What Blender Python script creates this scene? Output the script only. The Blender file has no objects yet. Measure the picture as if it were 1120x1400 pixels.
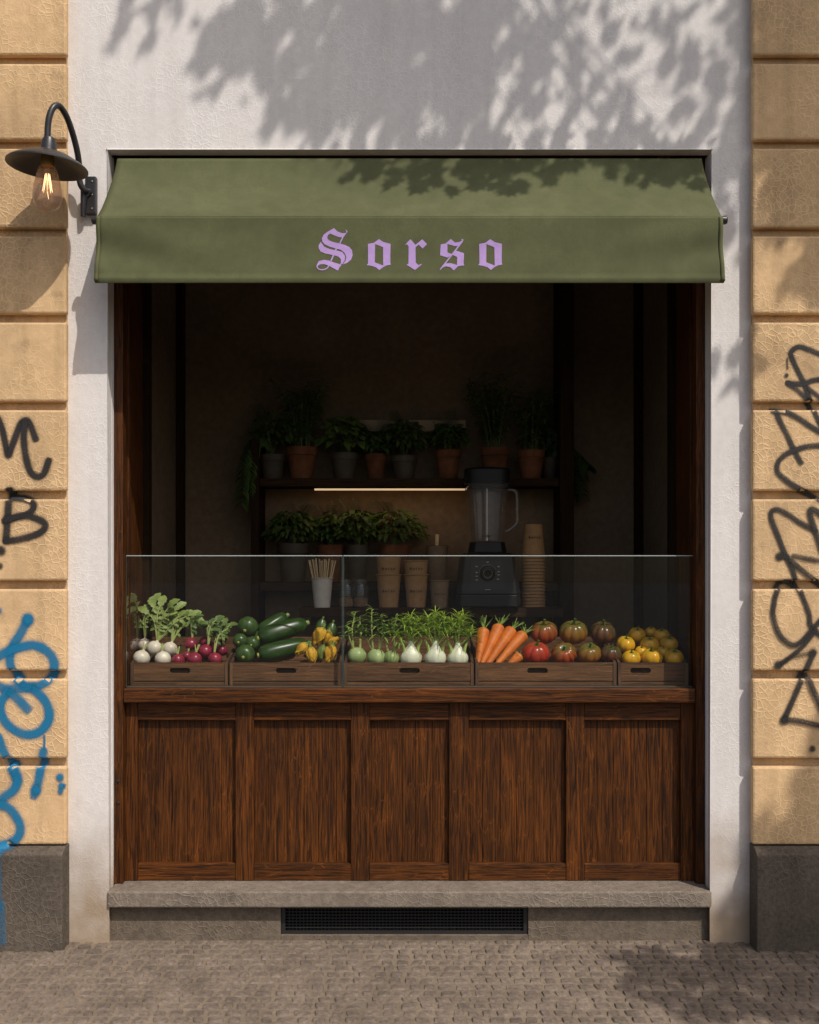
import bpy, math, random
from mathutils import Vector, Matrix, Euler
from mathutils import noise as mnoise
from mathutils.geometry import tessellate_polygon

# ------------------------------------------------------------------ scene basics
SC = bpy.context.scene
COL = SC.collection
R = random.Random(7)
S, D, H, CX, CY = 0.00304, 4.5, 1.605, 560.0, 760.0      # metres per photo pixel on the facade, camera distance, eye height

def K(y): return S * (D + y) / D
def X(px, y=0.0): return (px - CX) * K(y)
def Z(py, y=0.0): return H + (CY - py) * K(y)
def P(px, py, y=0.0): return Vector((X(px, y), y, Z(py, y)))
def L(n, y=0.0): return n * K(y)

# ------------------------------------------------------------------ materials
def newmat(name):
    m = bpy.data.materials.new(name); m.use_nodes = True
    nt = m.node_tree
    b = nt.nodes['Principled BSDF']
    return m, nt, b

def N(nt, typ, **kw):
    n = nt.nodes.new(typ)
    for k, v in kw.items():
        if k in n.inputs: n.inputs[k].default_value = v
        else: setattr(n, k, v)
    return n

def ramp(nt, stops):
    r = nt.nodes.new('ShaderNodeValToRGB')
    e = r.color_ramp.elements
    while len(e) < len(stops): e.new(0.5)
    for el, (p, c) in zip(e, stops):
        el.position = p; el.color = (c[0], c[1], c[2], 1)
    return r

def coords(nt, scale=(1, 1, 1), rnd=False):
    tc = N(nt, 'ShaderNodeTexCoord')
    mp = N(nt, 'ShaderNodeMapping'); mp.inputs['Scale'].default_value = scale
    nt.links.new(tc.outputs['Object'], mp.inputs['Vector'])
    if rnd:
        oi = N(nt, 'ShaderNodeObjectInfo')
        mul = N(nt, 'ShaderNodeMath', operation='MULTIPLY'); mul.inputs[1].default_value = 37.0
        nt.links.new(oi.outputs['Random'], mul.inputs[0])
        cx = N(nt, 'ShaderNodeCombineXYZ')
        for i in range(3): nt.links.new(mul.outputs[0], cx.inputs[i])
        nt.links.new(cx.outputs[0], mp.inputs['Location'])
    return mp.outputs['Vector']

def mix(nt, fac, a, b, mode='MIX'):
    m = nt.nodes.new('ShaderNodeMix'); m.data_type = 'RGBA'; m.blend_type = mode
    for s, v in ((0, fac), (6, a), (7, b)):
        if hasattr(v, 'is_linked'): nt.links.new(v, m.inputs[s])
        elif s == 0: m.inputs[0].default_value = v
        else: m.inputs[s].default_value = (v[0], v[1], v[2], 1)
    return m.outputs[2]

def math_(nt, op, a, b=None):
    m = N(nt, 'ShaderNodeMath', operation=op)
    for i, v in enumerate((a, b)):
        if v is None: continue
        if hasattr(v, 'is_linked'): nt.links.new(v, m.inputs[i])
        else: m.inputs[i].default_value = v
    return m.outputs[0]

def surf(name, c1, c2, scale=8, stretch=(1, 1, 1), rough=0.7, bump=0.2, bdist=0.01, big=0.25, bigscale=1.2,
         cells=None, rnd=False, spec=0.4, detail=8, stain=None, streak=0.0):
    """two-colour noise, broad mottling, optional crackle cells (scale, bump, colour lift), optional stain ramp"""
    m, nt, b = newmat(name)
    v = coords(nt, stretch, rnd)
    n1 = N(nt, 'ShaderNodeTexNoise', Scale=scale, Detail=detail, Roughness=0.6); nt.links.new(v, n1.inputs['Vector'])
    r = ramp(nt, [(0.3, c1), (0.7, c2)]); nt.links.new(n1.outputs['Fac'], r.inputs[0])
    col = r.outputs[0]
    v2 = coords(nt, (1, 1, 1), rnd)
    if big:
        n2 = N(nt, 'ShaderNodeTexNoise', Scale=bigscale, Detail=6, Roughness=0.6); nt.links.new(v2, n2.inputs['Vector'])
        r2 = ramp(nt, [(0.3, (1 - big,) * 3), (0.7, (1 + big * .6,) * 3)]); nt.links.new(n2.outputs['Fac'], r2.inputs[0])
        col = mix(nt, 1.0, col, r2.outputs[0], 'MULTIPLY')
    if streak:                      # rain streaks and scattered grime patches
        n3 = N(nt, 'ShaderNodeTexNoise', Scale=4.0, Detail=6, Roughness=0.6); nt.links.new(coords(nt, (3.2, 3.2, .28), rnd), n3.inputs['Vector'])
        r3 = ramp(nt, [(0.45, (1, 1, 1)), (0.75, (1 - streak, 1 - streak * 1.05, 1 - streak * 1.1))]); nt.links.new(n3.outputs['Fac'], r3.inputs[0])
        col = mix(nt, 1.0, col, r3.outputs[0], 'MULTIPLY')
        n5 = N(nt, 'ShaderNodeTexNoise', Scale=7.5, Detail=7, Roughness=0.7); nt.links.new(v2, n5.inputs['Vector'])
        r5 = ramp(nt, [(0.60, (1, 1, 1)), (0.72, (1 - streak * 1.1,) * 3)]); nt.links.new(n5.outputs['Fac'], r5.inputs[0])
        col = mix(nt, 1.0, col, r5.outputs[0], 'MULTIPLY')
    h = n1.outputs['Fac']
    if cells:
        cs, cb, cl = cells
        nd = N(nt, 'ShaderNodeTexNoise', Scale=cs * .6, Detail=3); nt.links.new(v2, nd.inputs['Vector'])
        va = N(nt, 'ShaderNodeVectorMath', operation='MULTIPLY_ADD')
        nt.links.new(nd.outputs['Color'], va.inputs[0]); va.inputs[1].default_value = (.6 / cs,) * 3; nt.links.new(v2, va.inputs[2])
        vo = N(nt, 'ShaderNodeTexVoronoi', feature='DISTANCE_TO_EDGE', Scale=cs); nt.links.new(va.outputs[0], vo.inputs['Vector'])
        rr = ramp(nt, [(0.0, (1, 1, 1)), (0.11, (0, 0, 0))]); nt.links.new(vo.outputs['Distance'], rr.inputs[0])
        # cells are worn away in places
        nm = N(nt, 'ShaderNodeTexNoise', Scale=3.0, Detail=4); nt.links.new(v2, nm.inputs['Vector'])
        rm = ramp(nt, [(0.38, (.12,) * 3), (0.62, (1,) * 3)]); nt.links.new(nm.outputs['Fac'], rm.inputs[0])
        line = math_(nt, 'MULTIPLY', rr.outputs[0], rm.outputs[0])
        col = mix(nt, math_(nt, 'MULTIPLY', line, cl), col, tuple(min(1, x * 1.45) for x in c2))
        h = math_(nt, 'ADD', math_(nt, 'MULTIPLY', h, 0.6), math_(nt, 'MULTIPLY', line, cb))
    if stain:
        z0, z1, sc = stain          # splash dirt that climbs the foot of a wall
        sx = N(nt, 'ShaderNodeSeparateXYZ'); nt.links.new(v2, sx.inputs[0])
        nz = N(nt, 'ShaderNodeTexNoise', Scale=5.0, Detail=6); nt.links.new(v2, nz.inputs['Vector'])
        zz = math_(nt, 'ADD', sx.outputs['Z'], math_(nt, 'MULTIPLY', math_(nt, 'SUBTRACT', nz.outputs['Fac'], 0.5), 0.9))
        mr = N(nt, 'ShaderNodeMapRange'); nt.links.new(zz, mr.inputs['Value'])
        for i, q in ((1, z0), (2, z1), (3, 0.95), (4, 0.0)): mr.inputs[i].default_value = q
        col = mix(nt, mr.outputs[0], col, sc, 'MIX')
    nt.links.new(col, b.inputs['Base Color'])
    b.inputs['Roughness'].default_value = rough
    b.inputs['Specular IOR Level'].default_value = spec
    if bump:
        bp = N(nt, 'ShaderNodeBump', Strength=bump, Distance=bdist); nt.links.new(h, bp.inputs['Height'])
        nt.links.new(bp.outputs[0], b.inputs['Normal'])
    return m

def plain(name, c, rough=0.5, metal=0.0, spec=0.5, emit=None, trans=0.0):
    m, nt, b = newmat(name)
    b.inputs['Base Color'].default_value = (*c, 1); b.inputs['Roughness'].default_value = rough
    b.inputs['Metallic'].default_value = metal; b.inputs['Specular IOR Level'].default_value = spec
    if emit:
        b.inputs['Emission Color'].default_value = (*emit[0], 1); b.inputs['Emission Strength'].default_value = emit[1]
    return m

def wood(name, c1, c2, axis, rough=0.55, scale=6, bump=0.35, worn=0.5, spec=.22):
    """brown timber, grain along axis 0/1/2, worn orange streaks"""
    m, nt, b = newmat(name)
    st = [40.0, 40.0, 40.0]; st[axis] = 1.6
    v = coords(nt, tuple(st), True)
    nd = N(nt, 'ShaderNodeTexNoise', Scale=scale * .5, Detail=9, Roughness=0.65, Distortion=1.2); nt.links.new(v, nd.inputs['Vector'])
    mid = tuple((a + q) / 2 for a, q in zip(c1, c2))
    r = ramp(nt, [(0.28, tuple(x * .35 for x in c1)), (0.42, c1), (0.58, mid), (0.75, c2)]); nt.links.new(nd.outputs['Fac'], r.inputs[0])
    st2 = [5.0, 5.0, 5.0]; st2[axis] = 0.8
    v2 = coords(nt, tuple(st2), True)
    n2 = N(nt, 'ShaderNodeTexNoise', Scale=1.6, Detail=5, Roughness=0.6); nt.links.new(v2, n2.inputs['Vector'])
    r2 = ramp(nt, [(0.3, (.55, .53, .52)), (0.5, (.88, .86, .84)), (0.72, (1.4, 1.3, 1.15))]); nt.links.new(n2.outputs['Fac'], r2.inputs[0])
    col = mix(nt, worn + .3, r.outputs[0], r2.outputs[0], 'MULTIPLY')
    # fine short scratches and flecks of the worn varnish
    st3 = [46.0, 46.0, 46.0]; st3[axis] = 7.0
    v3 = coords(nt, tuple(st3), True)
    n3 = N(nt, 'ShaderNodeTexVoronoi', feature='DISTANCE_TO_EDGE', Scale=1.6); nt.links.new(v3, n3.inputs['Vector'])
    r3 = ramp(nt, [(0.0, (1, 1, 1)), (0.06, (0, 0, 0))]); nt.links.new(n3.outputs['Distance'], r3.inputs[0])
    n4 = N(nt, 'ShaderNodeTexNoise', Scale=9.0, Detail=3); nt.links.new(coords(nt, (1, 1, 1), True), n4.inputs['Vector'])
    r4 = ramp(nt, [(0.5, (0, 0, 0)), (0.68, (1, 1, 1))]); nt.links.new(n4.outputs['Fac'], r4.inputs[0])
    fl = math_(nt, 'MULTIPLY', math_(nt, 'MULTIPLY', r3.outputs[0], r4.outputs[0]), worn * .55)
    col = mix(nt, fl, col, tuple(min(1, x * 2.2) for x in c2))
    nt.links.new(col, b.inputs['Base Color'])
    b.inputs['Roughness'].default_value = rough; b.inputs['Specular IOR Level'].default_value = spec
    bp = N(nt, 'ShaderNodeBump', Strength=bump, Distance=0.006); nt.links.new(nd.outputs['Fac'], bp.inputs['Height'])
    nt.links.new(bp.outputs[0], b.inputs['Normal'])
    return m

def pane_glass(name, tint=(1, 1, 1), gloss=1.0, rough=0.0, veil=0.0, veilc=(.6, .6, .6)):
    """thin pane: straight-through light plus a Fresnel reflection and a faint patchy diffuse veil"""
    m, nt, b = newmat(name)
    nt.nodes.remove(b)
    out = nt.nodes['Material Output']
    tr = N(nt, 'ShaderNodeBsdfTransparent'); tr.inputs[0].default_value = (*tint, 1)
    gl = N(nt, 'ShaderNodeBsdfGlossy'); gl.inputs['Roughness'].default_value = rough
    gl.inputs[0].default_value = (gloss, gloss, gloss, 1)
    lw = N(nt, 'ShaderNodeLayerWeight'); lw.inputs[0].default_value = .5      # Schlick reflectance, the same from both sides of the pane
    p5 = math_(nt, 'POWER', lw.outputs['Facing'], 5.0)
    fr = math_(nt, 'ADD', math_(nt, 'MULTIPLY', p5, .90), .036)
    mx = N(nt, 'ShaderNodeMixShader'); nt.links.new(fr, mx.inputs[0])
    nt.links.new(tr.outputs[0], mx.inputs[1]); nt.links.new(gl.outputs[0], mx.inputs[2])
    last = mx.outputs[0]
    if veil:
        df = N(nt, 'ShaderNodeBsdfDiffuse'); df.inputs[0].default_value = (*veilc, 1)
        nz = N(nt, 'ShaderNodeTexNoise', Scale=4.0, Detail=5); nt.links.new(coords(nt), nz.inputs['Vector'])
        m2 = N(nt, 'ShaderNodeMixShader'); nt.links.new(math_(nt, 'MULTIPLY', nz.outputs['Fac'], veil * 2), m2.inputs[0])
        nt.links.new(last, m2.inputs[1]); nt.links.new(df.outputs[0], m2.inputs[2]); last = m2.outputs[0]
    nt.links.new(last, out.inputs[0])
    return m

def leafmat(name, c1, c2, scale=20, rough=0.5, trans=0.25):
    m, nt, b = newmat(name)
    n1 = N(nt, 'ShaderNodeTexNoise', Scale=scale, Detail=3); nt.links.new(coords(nt, (1, 1, 1), True), n1.inputs['Vector'])
    r = ramp(nt, [(0.3, c1), (0.7, c2)]); nt.links.new(n1.outputs['Fac'], r.inputs[0])
    nt.links.new(r.outputs[0], b.inputs['Base Color']); b.inputs['Roughness'].default_value = rough
    b.inputs['Specular IOR Level'].default_value = 0.35
    t = N(nt, 'ShaderNodeBsdfTranslucent'); nt.links.new(r.outputs[0], t.inputs[0])
    mx = N(nt, 'ShaderNodeMixShader'); mx.inputs[0].default_value = trans
    nt.links.new(b.outputs[0], mx.inputs[1]); nt.links.new(t.outputs[0], mx.inputs[2])
    nt.links.new(mx.outputs[0], nt.nodes['Material Output'].inputs[0])
    return m

def spraymat(name, c):
    m, nt, b = newmat(name)
    b.inputs['Base Color'].default_value = (*c, 1); b.inputs['Roughness'].default_value = 0.6
    at = N(nt, 'ShaderNodeAttribute', attribute_name='cover')
    nz = N(nt, 'ShaderNodeTexNoise', Scale=160.0, Detail=3); nt.links.new(coords(nt), nz.inputs['Vector'])
    f = math_(nt, 'MULTIPLY', at.outputs['Fac'], math_(nt, 'ADD', math_(nt, 'MULTIPLY', nz.outputs['Fac'], 0.8), 0.55))
    m2 = N(nt, 'ShaderNodeMath', operation='MINIMUM'); nt.links.new(f, m2.inputs[0]); m2.inputs[1].default_value = 0.93
    tr = N(nt, 'ShaderNodeBsdfTransparent')
    mx = N(nt, 'ShaderNodeMixShader'); nt.links.new(m2.outputs[0], mx.inputs[0])
    nt.links.new(tr.outputs[0], mx.inputs[1]); nt.links.new(b.outputs[0], mx.inputs[2])
    nt.links.new(mx.outputs[0], nt.nodes['Material Output'].inputs[0])
    return m

M = {}
M['plaster'] = surf('white stucco', (.70, .665, .635), (.77, .735, .705), 30, rough=.9, bump=.26, bdist=.005, big=.06, bigscale=1.6,
                    cells=(42, .5, .16), streak=.09, spec=.2, stain=(0.0, 0.62, (.33, .245, .165)))
M['pier'] = surf('ochre stone', (.60, .40, .212), (.71, .485, .265), 26, rough=.85, bump=.42, bdist=.006, big=.22, bigscale=2.2,
                 cells=(38, .6, .36), streak=.24, spec=.25)
M['plinth'] = surf('grey granite plinth', (.072, .058, .045), (.145, .116, .088), 60, rough=.8, bump=.45, bdist=.006, big=.3, bigscale=4,
                   cells=(36, .6, .3), streak=.25, spec=.3, rnd=False)
M['sill'] = surf('grey stone sill', (.16, .130, .102), (.255, .21, .165), 45, rough=.75, bump=.5, bdist=.006, big=.2, bigscale=5,
                 cells=(36, .5, .28), streak=.22, spec=.3)
M['base'] = surf('grey stone base', (.115, .090, .066), (.185, .146, .108), 45, rough=.8, bump=.5, bdist=.006, big=.25, bigscale=5,
                 cells=(36, .5, .28), streak=.25, spec=.3)
M['cobble'] = surf('grey brown setts', (.108, .083, .063), (.24, .188, .146), 60, rough=.8, bump=.5, bdist=.005, big=.4, bigscale=6, spec=.4)
M['joint'] = surf('sandy joints', (.175, .138, .10), (.26, .205, .15), 60, rough=.95, bump=.4, bdist=.004, big=.3, bigscale=3, spec=.1)
M['asphalt'] = surf('asphalt', (.04, .04, .04), (.065, .063, .06), 120, rough=.9, bump=.3, bdist=.004, big=.2)
M['canvas'] = surf('green canvas', (.090, .096, .046), (.112, .119, .058), 14, rough=.85, bump=.18, bdist=.003, big=.12, bigscale=3,
                   cells=(42, .35, .10), spec=.15)
M['canvas_hem'] = surf('green canvas hem', (.10, .106, .048), (.122, .128, .058), 20, rough=.85, bump=.15, bdist=.003, big=.1, spec=.15)
M['letter'] = surf('lavender paint', (.40, .265, .55), (.47, .32, .62), 40, rough=.7, bump=.1, bdist=.002, big=.1, spec=.2)
W1, W2 = (.029, .0098, .0022), (.19, .059, .0085)
M['wood_v'] = wood('brown timber upright grain', W1, W2, 2)
M['wood_h'] = wood('brown timber level grain', W1, W2, 0)
M['dark_v'] = wood('dark timber upright grain', (.014, .0075, .0035), (.032, .016, .0075), 2, worn=.15, rough=.85, spec=.08)
M['dark_h'] = wood('dark timber level grain', (.022, .012, .006), (.055, .028, .013), 0, worn=.2, rough=.85, spec=.08)
M['crate'] = wood('grey brown crate boards', (.085, .041, .018), (.21, .104, .045), 0, rough=.75, worn=.45)
M['crate_y'] = wood('grey brown crate sides', (.05, .026, .014), (.12, .064, .034), 1, rough=.75, worn=.4)
M['crate_z'] = wood('grey brown crate battens', (.085, .045, .023), (.20, .105, .054), 2, rough=.75, worn=.4)
M['inner'] = surf('brown grey interior plaster', (.135, .092, .056), (.185, .127, .08), 30, rough=.95, bump=.15, bdist=.004, big=.25, bigscale=1.5, spec=.1)
M['ceil'] = surf('dark ceiling', (.03, .024, .02), (.045, .036, .03), 10, rough=.95, bump=0, spec=.1)
M['black'] = surf('black lacquered metal', (.016, .016, .018), (.026, .025, .026), 30, rough=.38, bump=.08, bdist=.002, big=.2, spec=.5)
M['shade_in'] = plain('black shade enamel', (.05, .045, .04), .5)
M['steel'] = plain('steel screw', (.35, .34, .33), .35, 1.0)
M['vent_dark'] = plain('vent darkness', (.006, .006, .006), .95, spec=.05)
M['grille'] = plain('iron grille', (.014, .0135, .013), .6)
M['bulb'] = pane_glass('smoky bulb glass', (.80, .70, .62), 1.0, .02, .22, (.8, .68, .55))
M['filament'] = plain('glowing filament', (1, .6, .25), .5, emit=((1, .66, .34), 4.0))
M['brass'] = plain('brass cap', (.45, .28, .10), .35, 1.0)
M['glass'] = pane_glass('counter glass', (.93, .95, .94), 1.0, 0.0, .003)
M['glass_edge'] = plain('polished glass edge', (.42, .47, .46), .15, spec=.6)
M['glass_side'] = plain('green glass edge in shade', (.09, .115, .108), .2, spec=.5)  # darker copy of the edge glass, shade put into its colour
M['jar'] = pane_glass('jar glass', (.90, .89, .86), 1.0, .03, .03)
M['blender_jar'] = pane_glass('blender jug plastic', (.86, .84, .80), 1.0, .04, .05)
M['led'] = plain('warm led strip', (1, .8, .55), .5, emit=((1.0, .64, .33), .55))
M['kraft'] = surf('kraft card', (.29, .155, .065), (.36, .20, .088), 40, rough=.8, bump=.05, big=.08, spec=.2)
M['kraft_dark'] = surf('brown card', (.17, .105, .06), (.22, .14, .08), 40, rough=.8, bump=.05, big=.1, spec=.2)
M['paper'] = surf('white paper', (.48, .42, .35), (.56, .50, .42), 30, rough=.75, bump=.04, big=.06, spec=.2)
M['straw'] = surf('wooden straws', (.48, .33, .17), (.60, .43, .24), 30, rough=.8, bump=.05, big=.1, rnd=True)
M['ink'] = plain('dark brown ink', (.02, .013, .01), .7)
M['grain'] = surf('brown spice', (.10, .05, .02), (.3, .17, .07), 120, rough=.9, bump=.5, big=.2)
M['plastic'] = plain('black appliance plastic', (.008, .0075, .007), .5, spec=.3)
M['plastic2'] = plain('charcoal control panel', (.013, .0125, .012), .45, spec=.3)
M['print'] = plain('grey panel print', (.22, .22, .22), .5)
M['terracotta'] = surf('terracotta', (.10, .036, .014), (.16, .060, .024), 18, rough=.85, bump=.12, big=.25, bigscale=9, rnd=True, spec=.2)
M['zinc'] = surf('dull zinc', (.034, .024, .014), (.066, .049, .031), 14, rough=.7, bump=.08, big=.25, bigscale=9, rnd=True)
M['soil'] = surf('soil', (.02, .014, .009), (.05, .035, .022), 60, rough=1, bump=.5)
M['herb'] = leafmat('herb leaves', (.034, .064, .012), (.075, .12, .024))
M['herb2'] = leafmat('pale herb leaves', (.075, .115, .022), (.13, .18, .04))
M['herbstem'] = leafmat('herb stems', (.07, .10, .03), (.10, .13, .045))
M['ledge'] = plain('pale ledge', (.30, .22, .15), .8, spec=.1)
M['turnip'] = surf('white turnip skin', (.54, .47, .36), (.66, .60, .50), 12, stretch=(1, 1, 1), rough=.38, bump=.08, bdist=.002, big=.26, bigscale=14, rnd=True, spec=.5)
M['turnip_pink'] = surf('blushed turnip skin', (.55, .42, .36), (.62, .52, .45), 12, rough=.34, bump=.05, bdist=.002, big=.2, bigscale=20, rnd=True, spec=.5)
M['radish'] = surf('crimson radish skin', (.19, .014, .032), (.30, .028, .055), 16, rough=.3, bump=.06, bdist=.002, big=.4, bigscale=20, rnd=True, spec=.45)
M['stalk'] = leafmat('pale green stalks', (.30, .36, .10), (.42, .47, .17), 30)
M['green_leaf'] = leafmat('turnip greens', (.15, .215, .045), (.26, .33, .09), 25)
M['green_dark'] = leafmat('radish greens', (.065, .115, .022), (.13, .19, .045), 25)
def courgette_mat(name, a, c, stripes):
    m, nt, b = newmat(name)
    v = coords(nt, (1, 1, 1), True)
    n1 = N(nt, 'ShaderNodeTexNoise', Scale=55.0, Detail=4); nt.links.new(coords(nt, stripes, True), n1.inputs['Vector'])
    r = ramp(nt, [(0.35, a), (0.62, tuple(x * 1.5 for x in a)), (0.78, c)]); nt.links.new(n1.outputs['Fac'], r.inputs[0])
    n2 = N(nt, 'ShaderNodeTexVoronoi', Scale=170.0); nt.links.new(v, n2.inputs['Vector'])
    r2 = ramp(nt, [(0.10, (1, 1, 1)), (0.2, (0, 0, 0))]); nt.links.new(n2.outputs['Distance'], r2.inputs[0])
    col = mix(nt, math_(nt, 'MULTIPLY', r2.outputs[0], .3), r.outputs[0], c)
    nt.links.new(col, b.inputs['Base Color']); b.inputs['Roughness'].default_value = .30; b.inputs['Specular IOR Level'].default_value = .32
    return m
M['courgette'] = courgette_mat('dark green courgette skin', (.014, .034, .005), (.055, .085, .016), (.25, 1, 1))
M['courgette_round'] = courgette_mat('round courgette skin', (.028, .055, .012), (.10, .15, .035), (1, 1, .3))
M['scar'] = plain('yellow green scar', (.38, .38, .08), .6)
M['petal'] = leafmat('squash blossom', (.62, .30, .015), (.72, .46, .04), 60, .6, .3)
M['calyx'] = leafmat('blossom calyx', (.14, .20, .04), (.24, .30, .07), 40)
M['kohlrabi'] = surf('pale green kohlrabi skin', (.22, .30, .10), (.36, .43, .19), 14, rough=.4, bump=.08, bdist=.003, big=.2, bigscale=18, rnd=True)
M['kohlstripe'] = surf('striped green skin', (.09, .15, .035), (.36, .42, .17), 26, stretch=(3, 3, .5), rough=.4, bump=.1, bdist=.003, big=.1, rnd=True)
M['fennel'] = surf('fennel bulb', (.55, .55, .38), (.66, .66, .50), 22, stretch=(3, 3, .6), rough=.38, bump=.15, bdist=.003, big=.1, bigscale=10, rnd=True)
M['fennel_stalk'] = leafmat('fennel stalks', (.30, .42, .08), (.42, .52, .14), 30)
M['frond'] = leafmat('fennel fronds', (.32, .46, .045), (.50, .64, .10), 20, .6, .4)
M['frond_dark'] = leafmat('kohlrabi greens', (.20, .31, .05), (.33, .45, .10), 20, .6, .35)
M['carrot'] = surf('carrot skin', (.50, .115, .009), (.62, .165, .016), 14, rough=.55, bump=.15, bdist=.003, big=.24, bigscale=25, rnd=True)
M['tom_calyx'] = leafmat('tomato calyx', (.06, .12, .02), (.11, .18, .03), 40)
def tomato_mat(name, a, bq, c, bias):
    m, nt, b = newmat(name)
    tc = N(nt, 'ShaderNodeTexCoord')
    sx = N(nt, 'ShaderNodeSeparateXYZ'); nt.links.new(tc.outputs['Generated'], sx.inputs[0])
    n1 = N(nt, 'ShaderNodeTexNoise', Scale=22.0, Detail=4, Roughness=.6); nt.links.new(coords(nt, (1, 1, .45), True), n1.inputs['Vector'])
    f = math_(nt, 'ADD', math_(nt, 'MULTIPLY', sx.outputs['Z'], .55), math_(nt, 'MULTIPLY', n1.outputs['Fac'], .9))
    f = math_(nt, 'ADD', f, bias)
    r = ramp(nt, [(0.40, a), (0.62, bq), (0.85, c)]); nt.links.new(f, r.inputs[0])
    nt.links.new(r.outputs[0], b.inputs['Base Color']); b.inputs['Roughness'].default_value = .26
    b.inputs['Specular IOR Level'].default_value = .38
    return m
M['tom_red'] = tomato_mat('red heirloom tomato', (.40, .03, .010), (.34, .032, .012), (.22, .045, .012), -.2)
M['tom_mixed'] = tomato_mat('red and green heirloom tomato', (.36, .040, .010), (.28, .060, .012), (.12, .075, .012), -.08)
M['tom_olive'] = tomato_mat('olive orange heirloom tomato', (.36, .085, .010), (.24, .10, .012), (.105, .085, .014), -.03)
M['tom_dark'] = tomato_mat('dark purple heirloom tomato', (.17, .026, .014), (.13, .042, .014), (.065, .045, .014), .0)
M['tom_yellow'] = tomato_mat('yellow tomato', (.64, .32, .010), (.62, .32, .012), (.40, .25, .015), -.18)
M['tree_leaf'] = leafmat('plane tree leaves', (.035, .065, .015), (.075, .12, .03), 6, .6, .3)
M['bark'] = surf('plane bark', (.10, .085, .065), (.24, .21, .16), 9, rough=.9, bump=.6, bdist=.02, big=.3)
M['spray_black'] = spraymat('black spray paint', (.018, .016, .015))
M['spray_blue'] = spraymat('blue spray paint', (.002, .17, .34))

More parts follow.
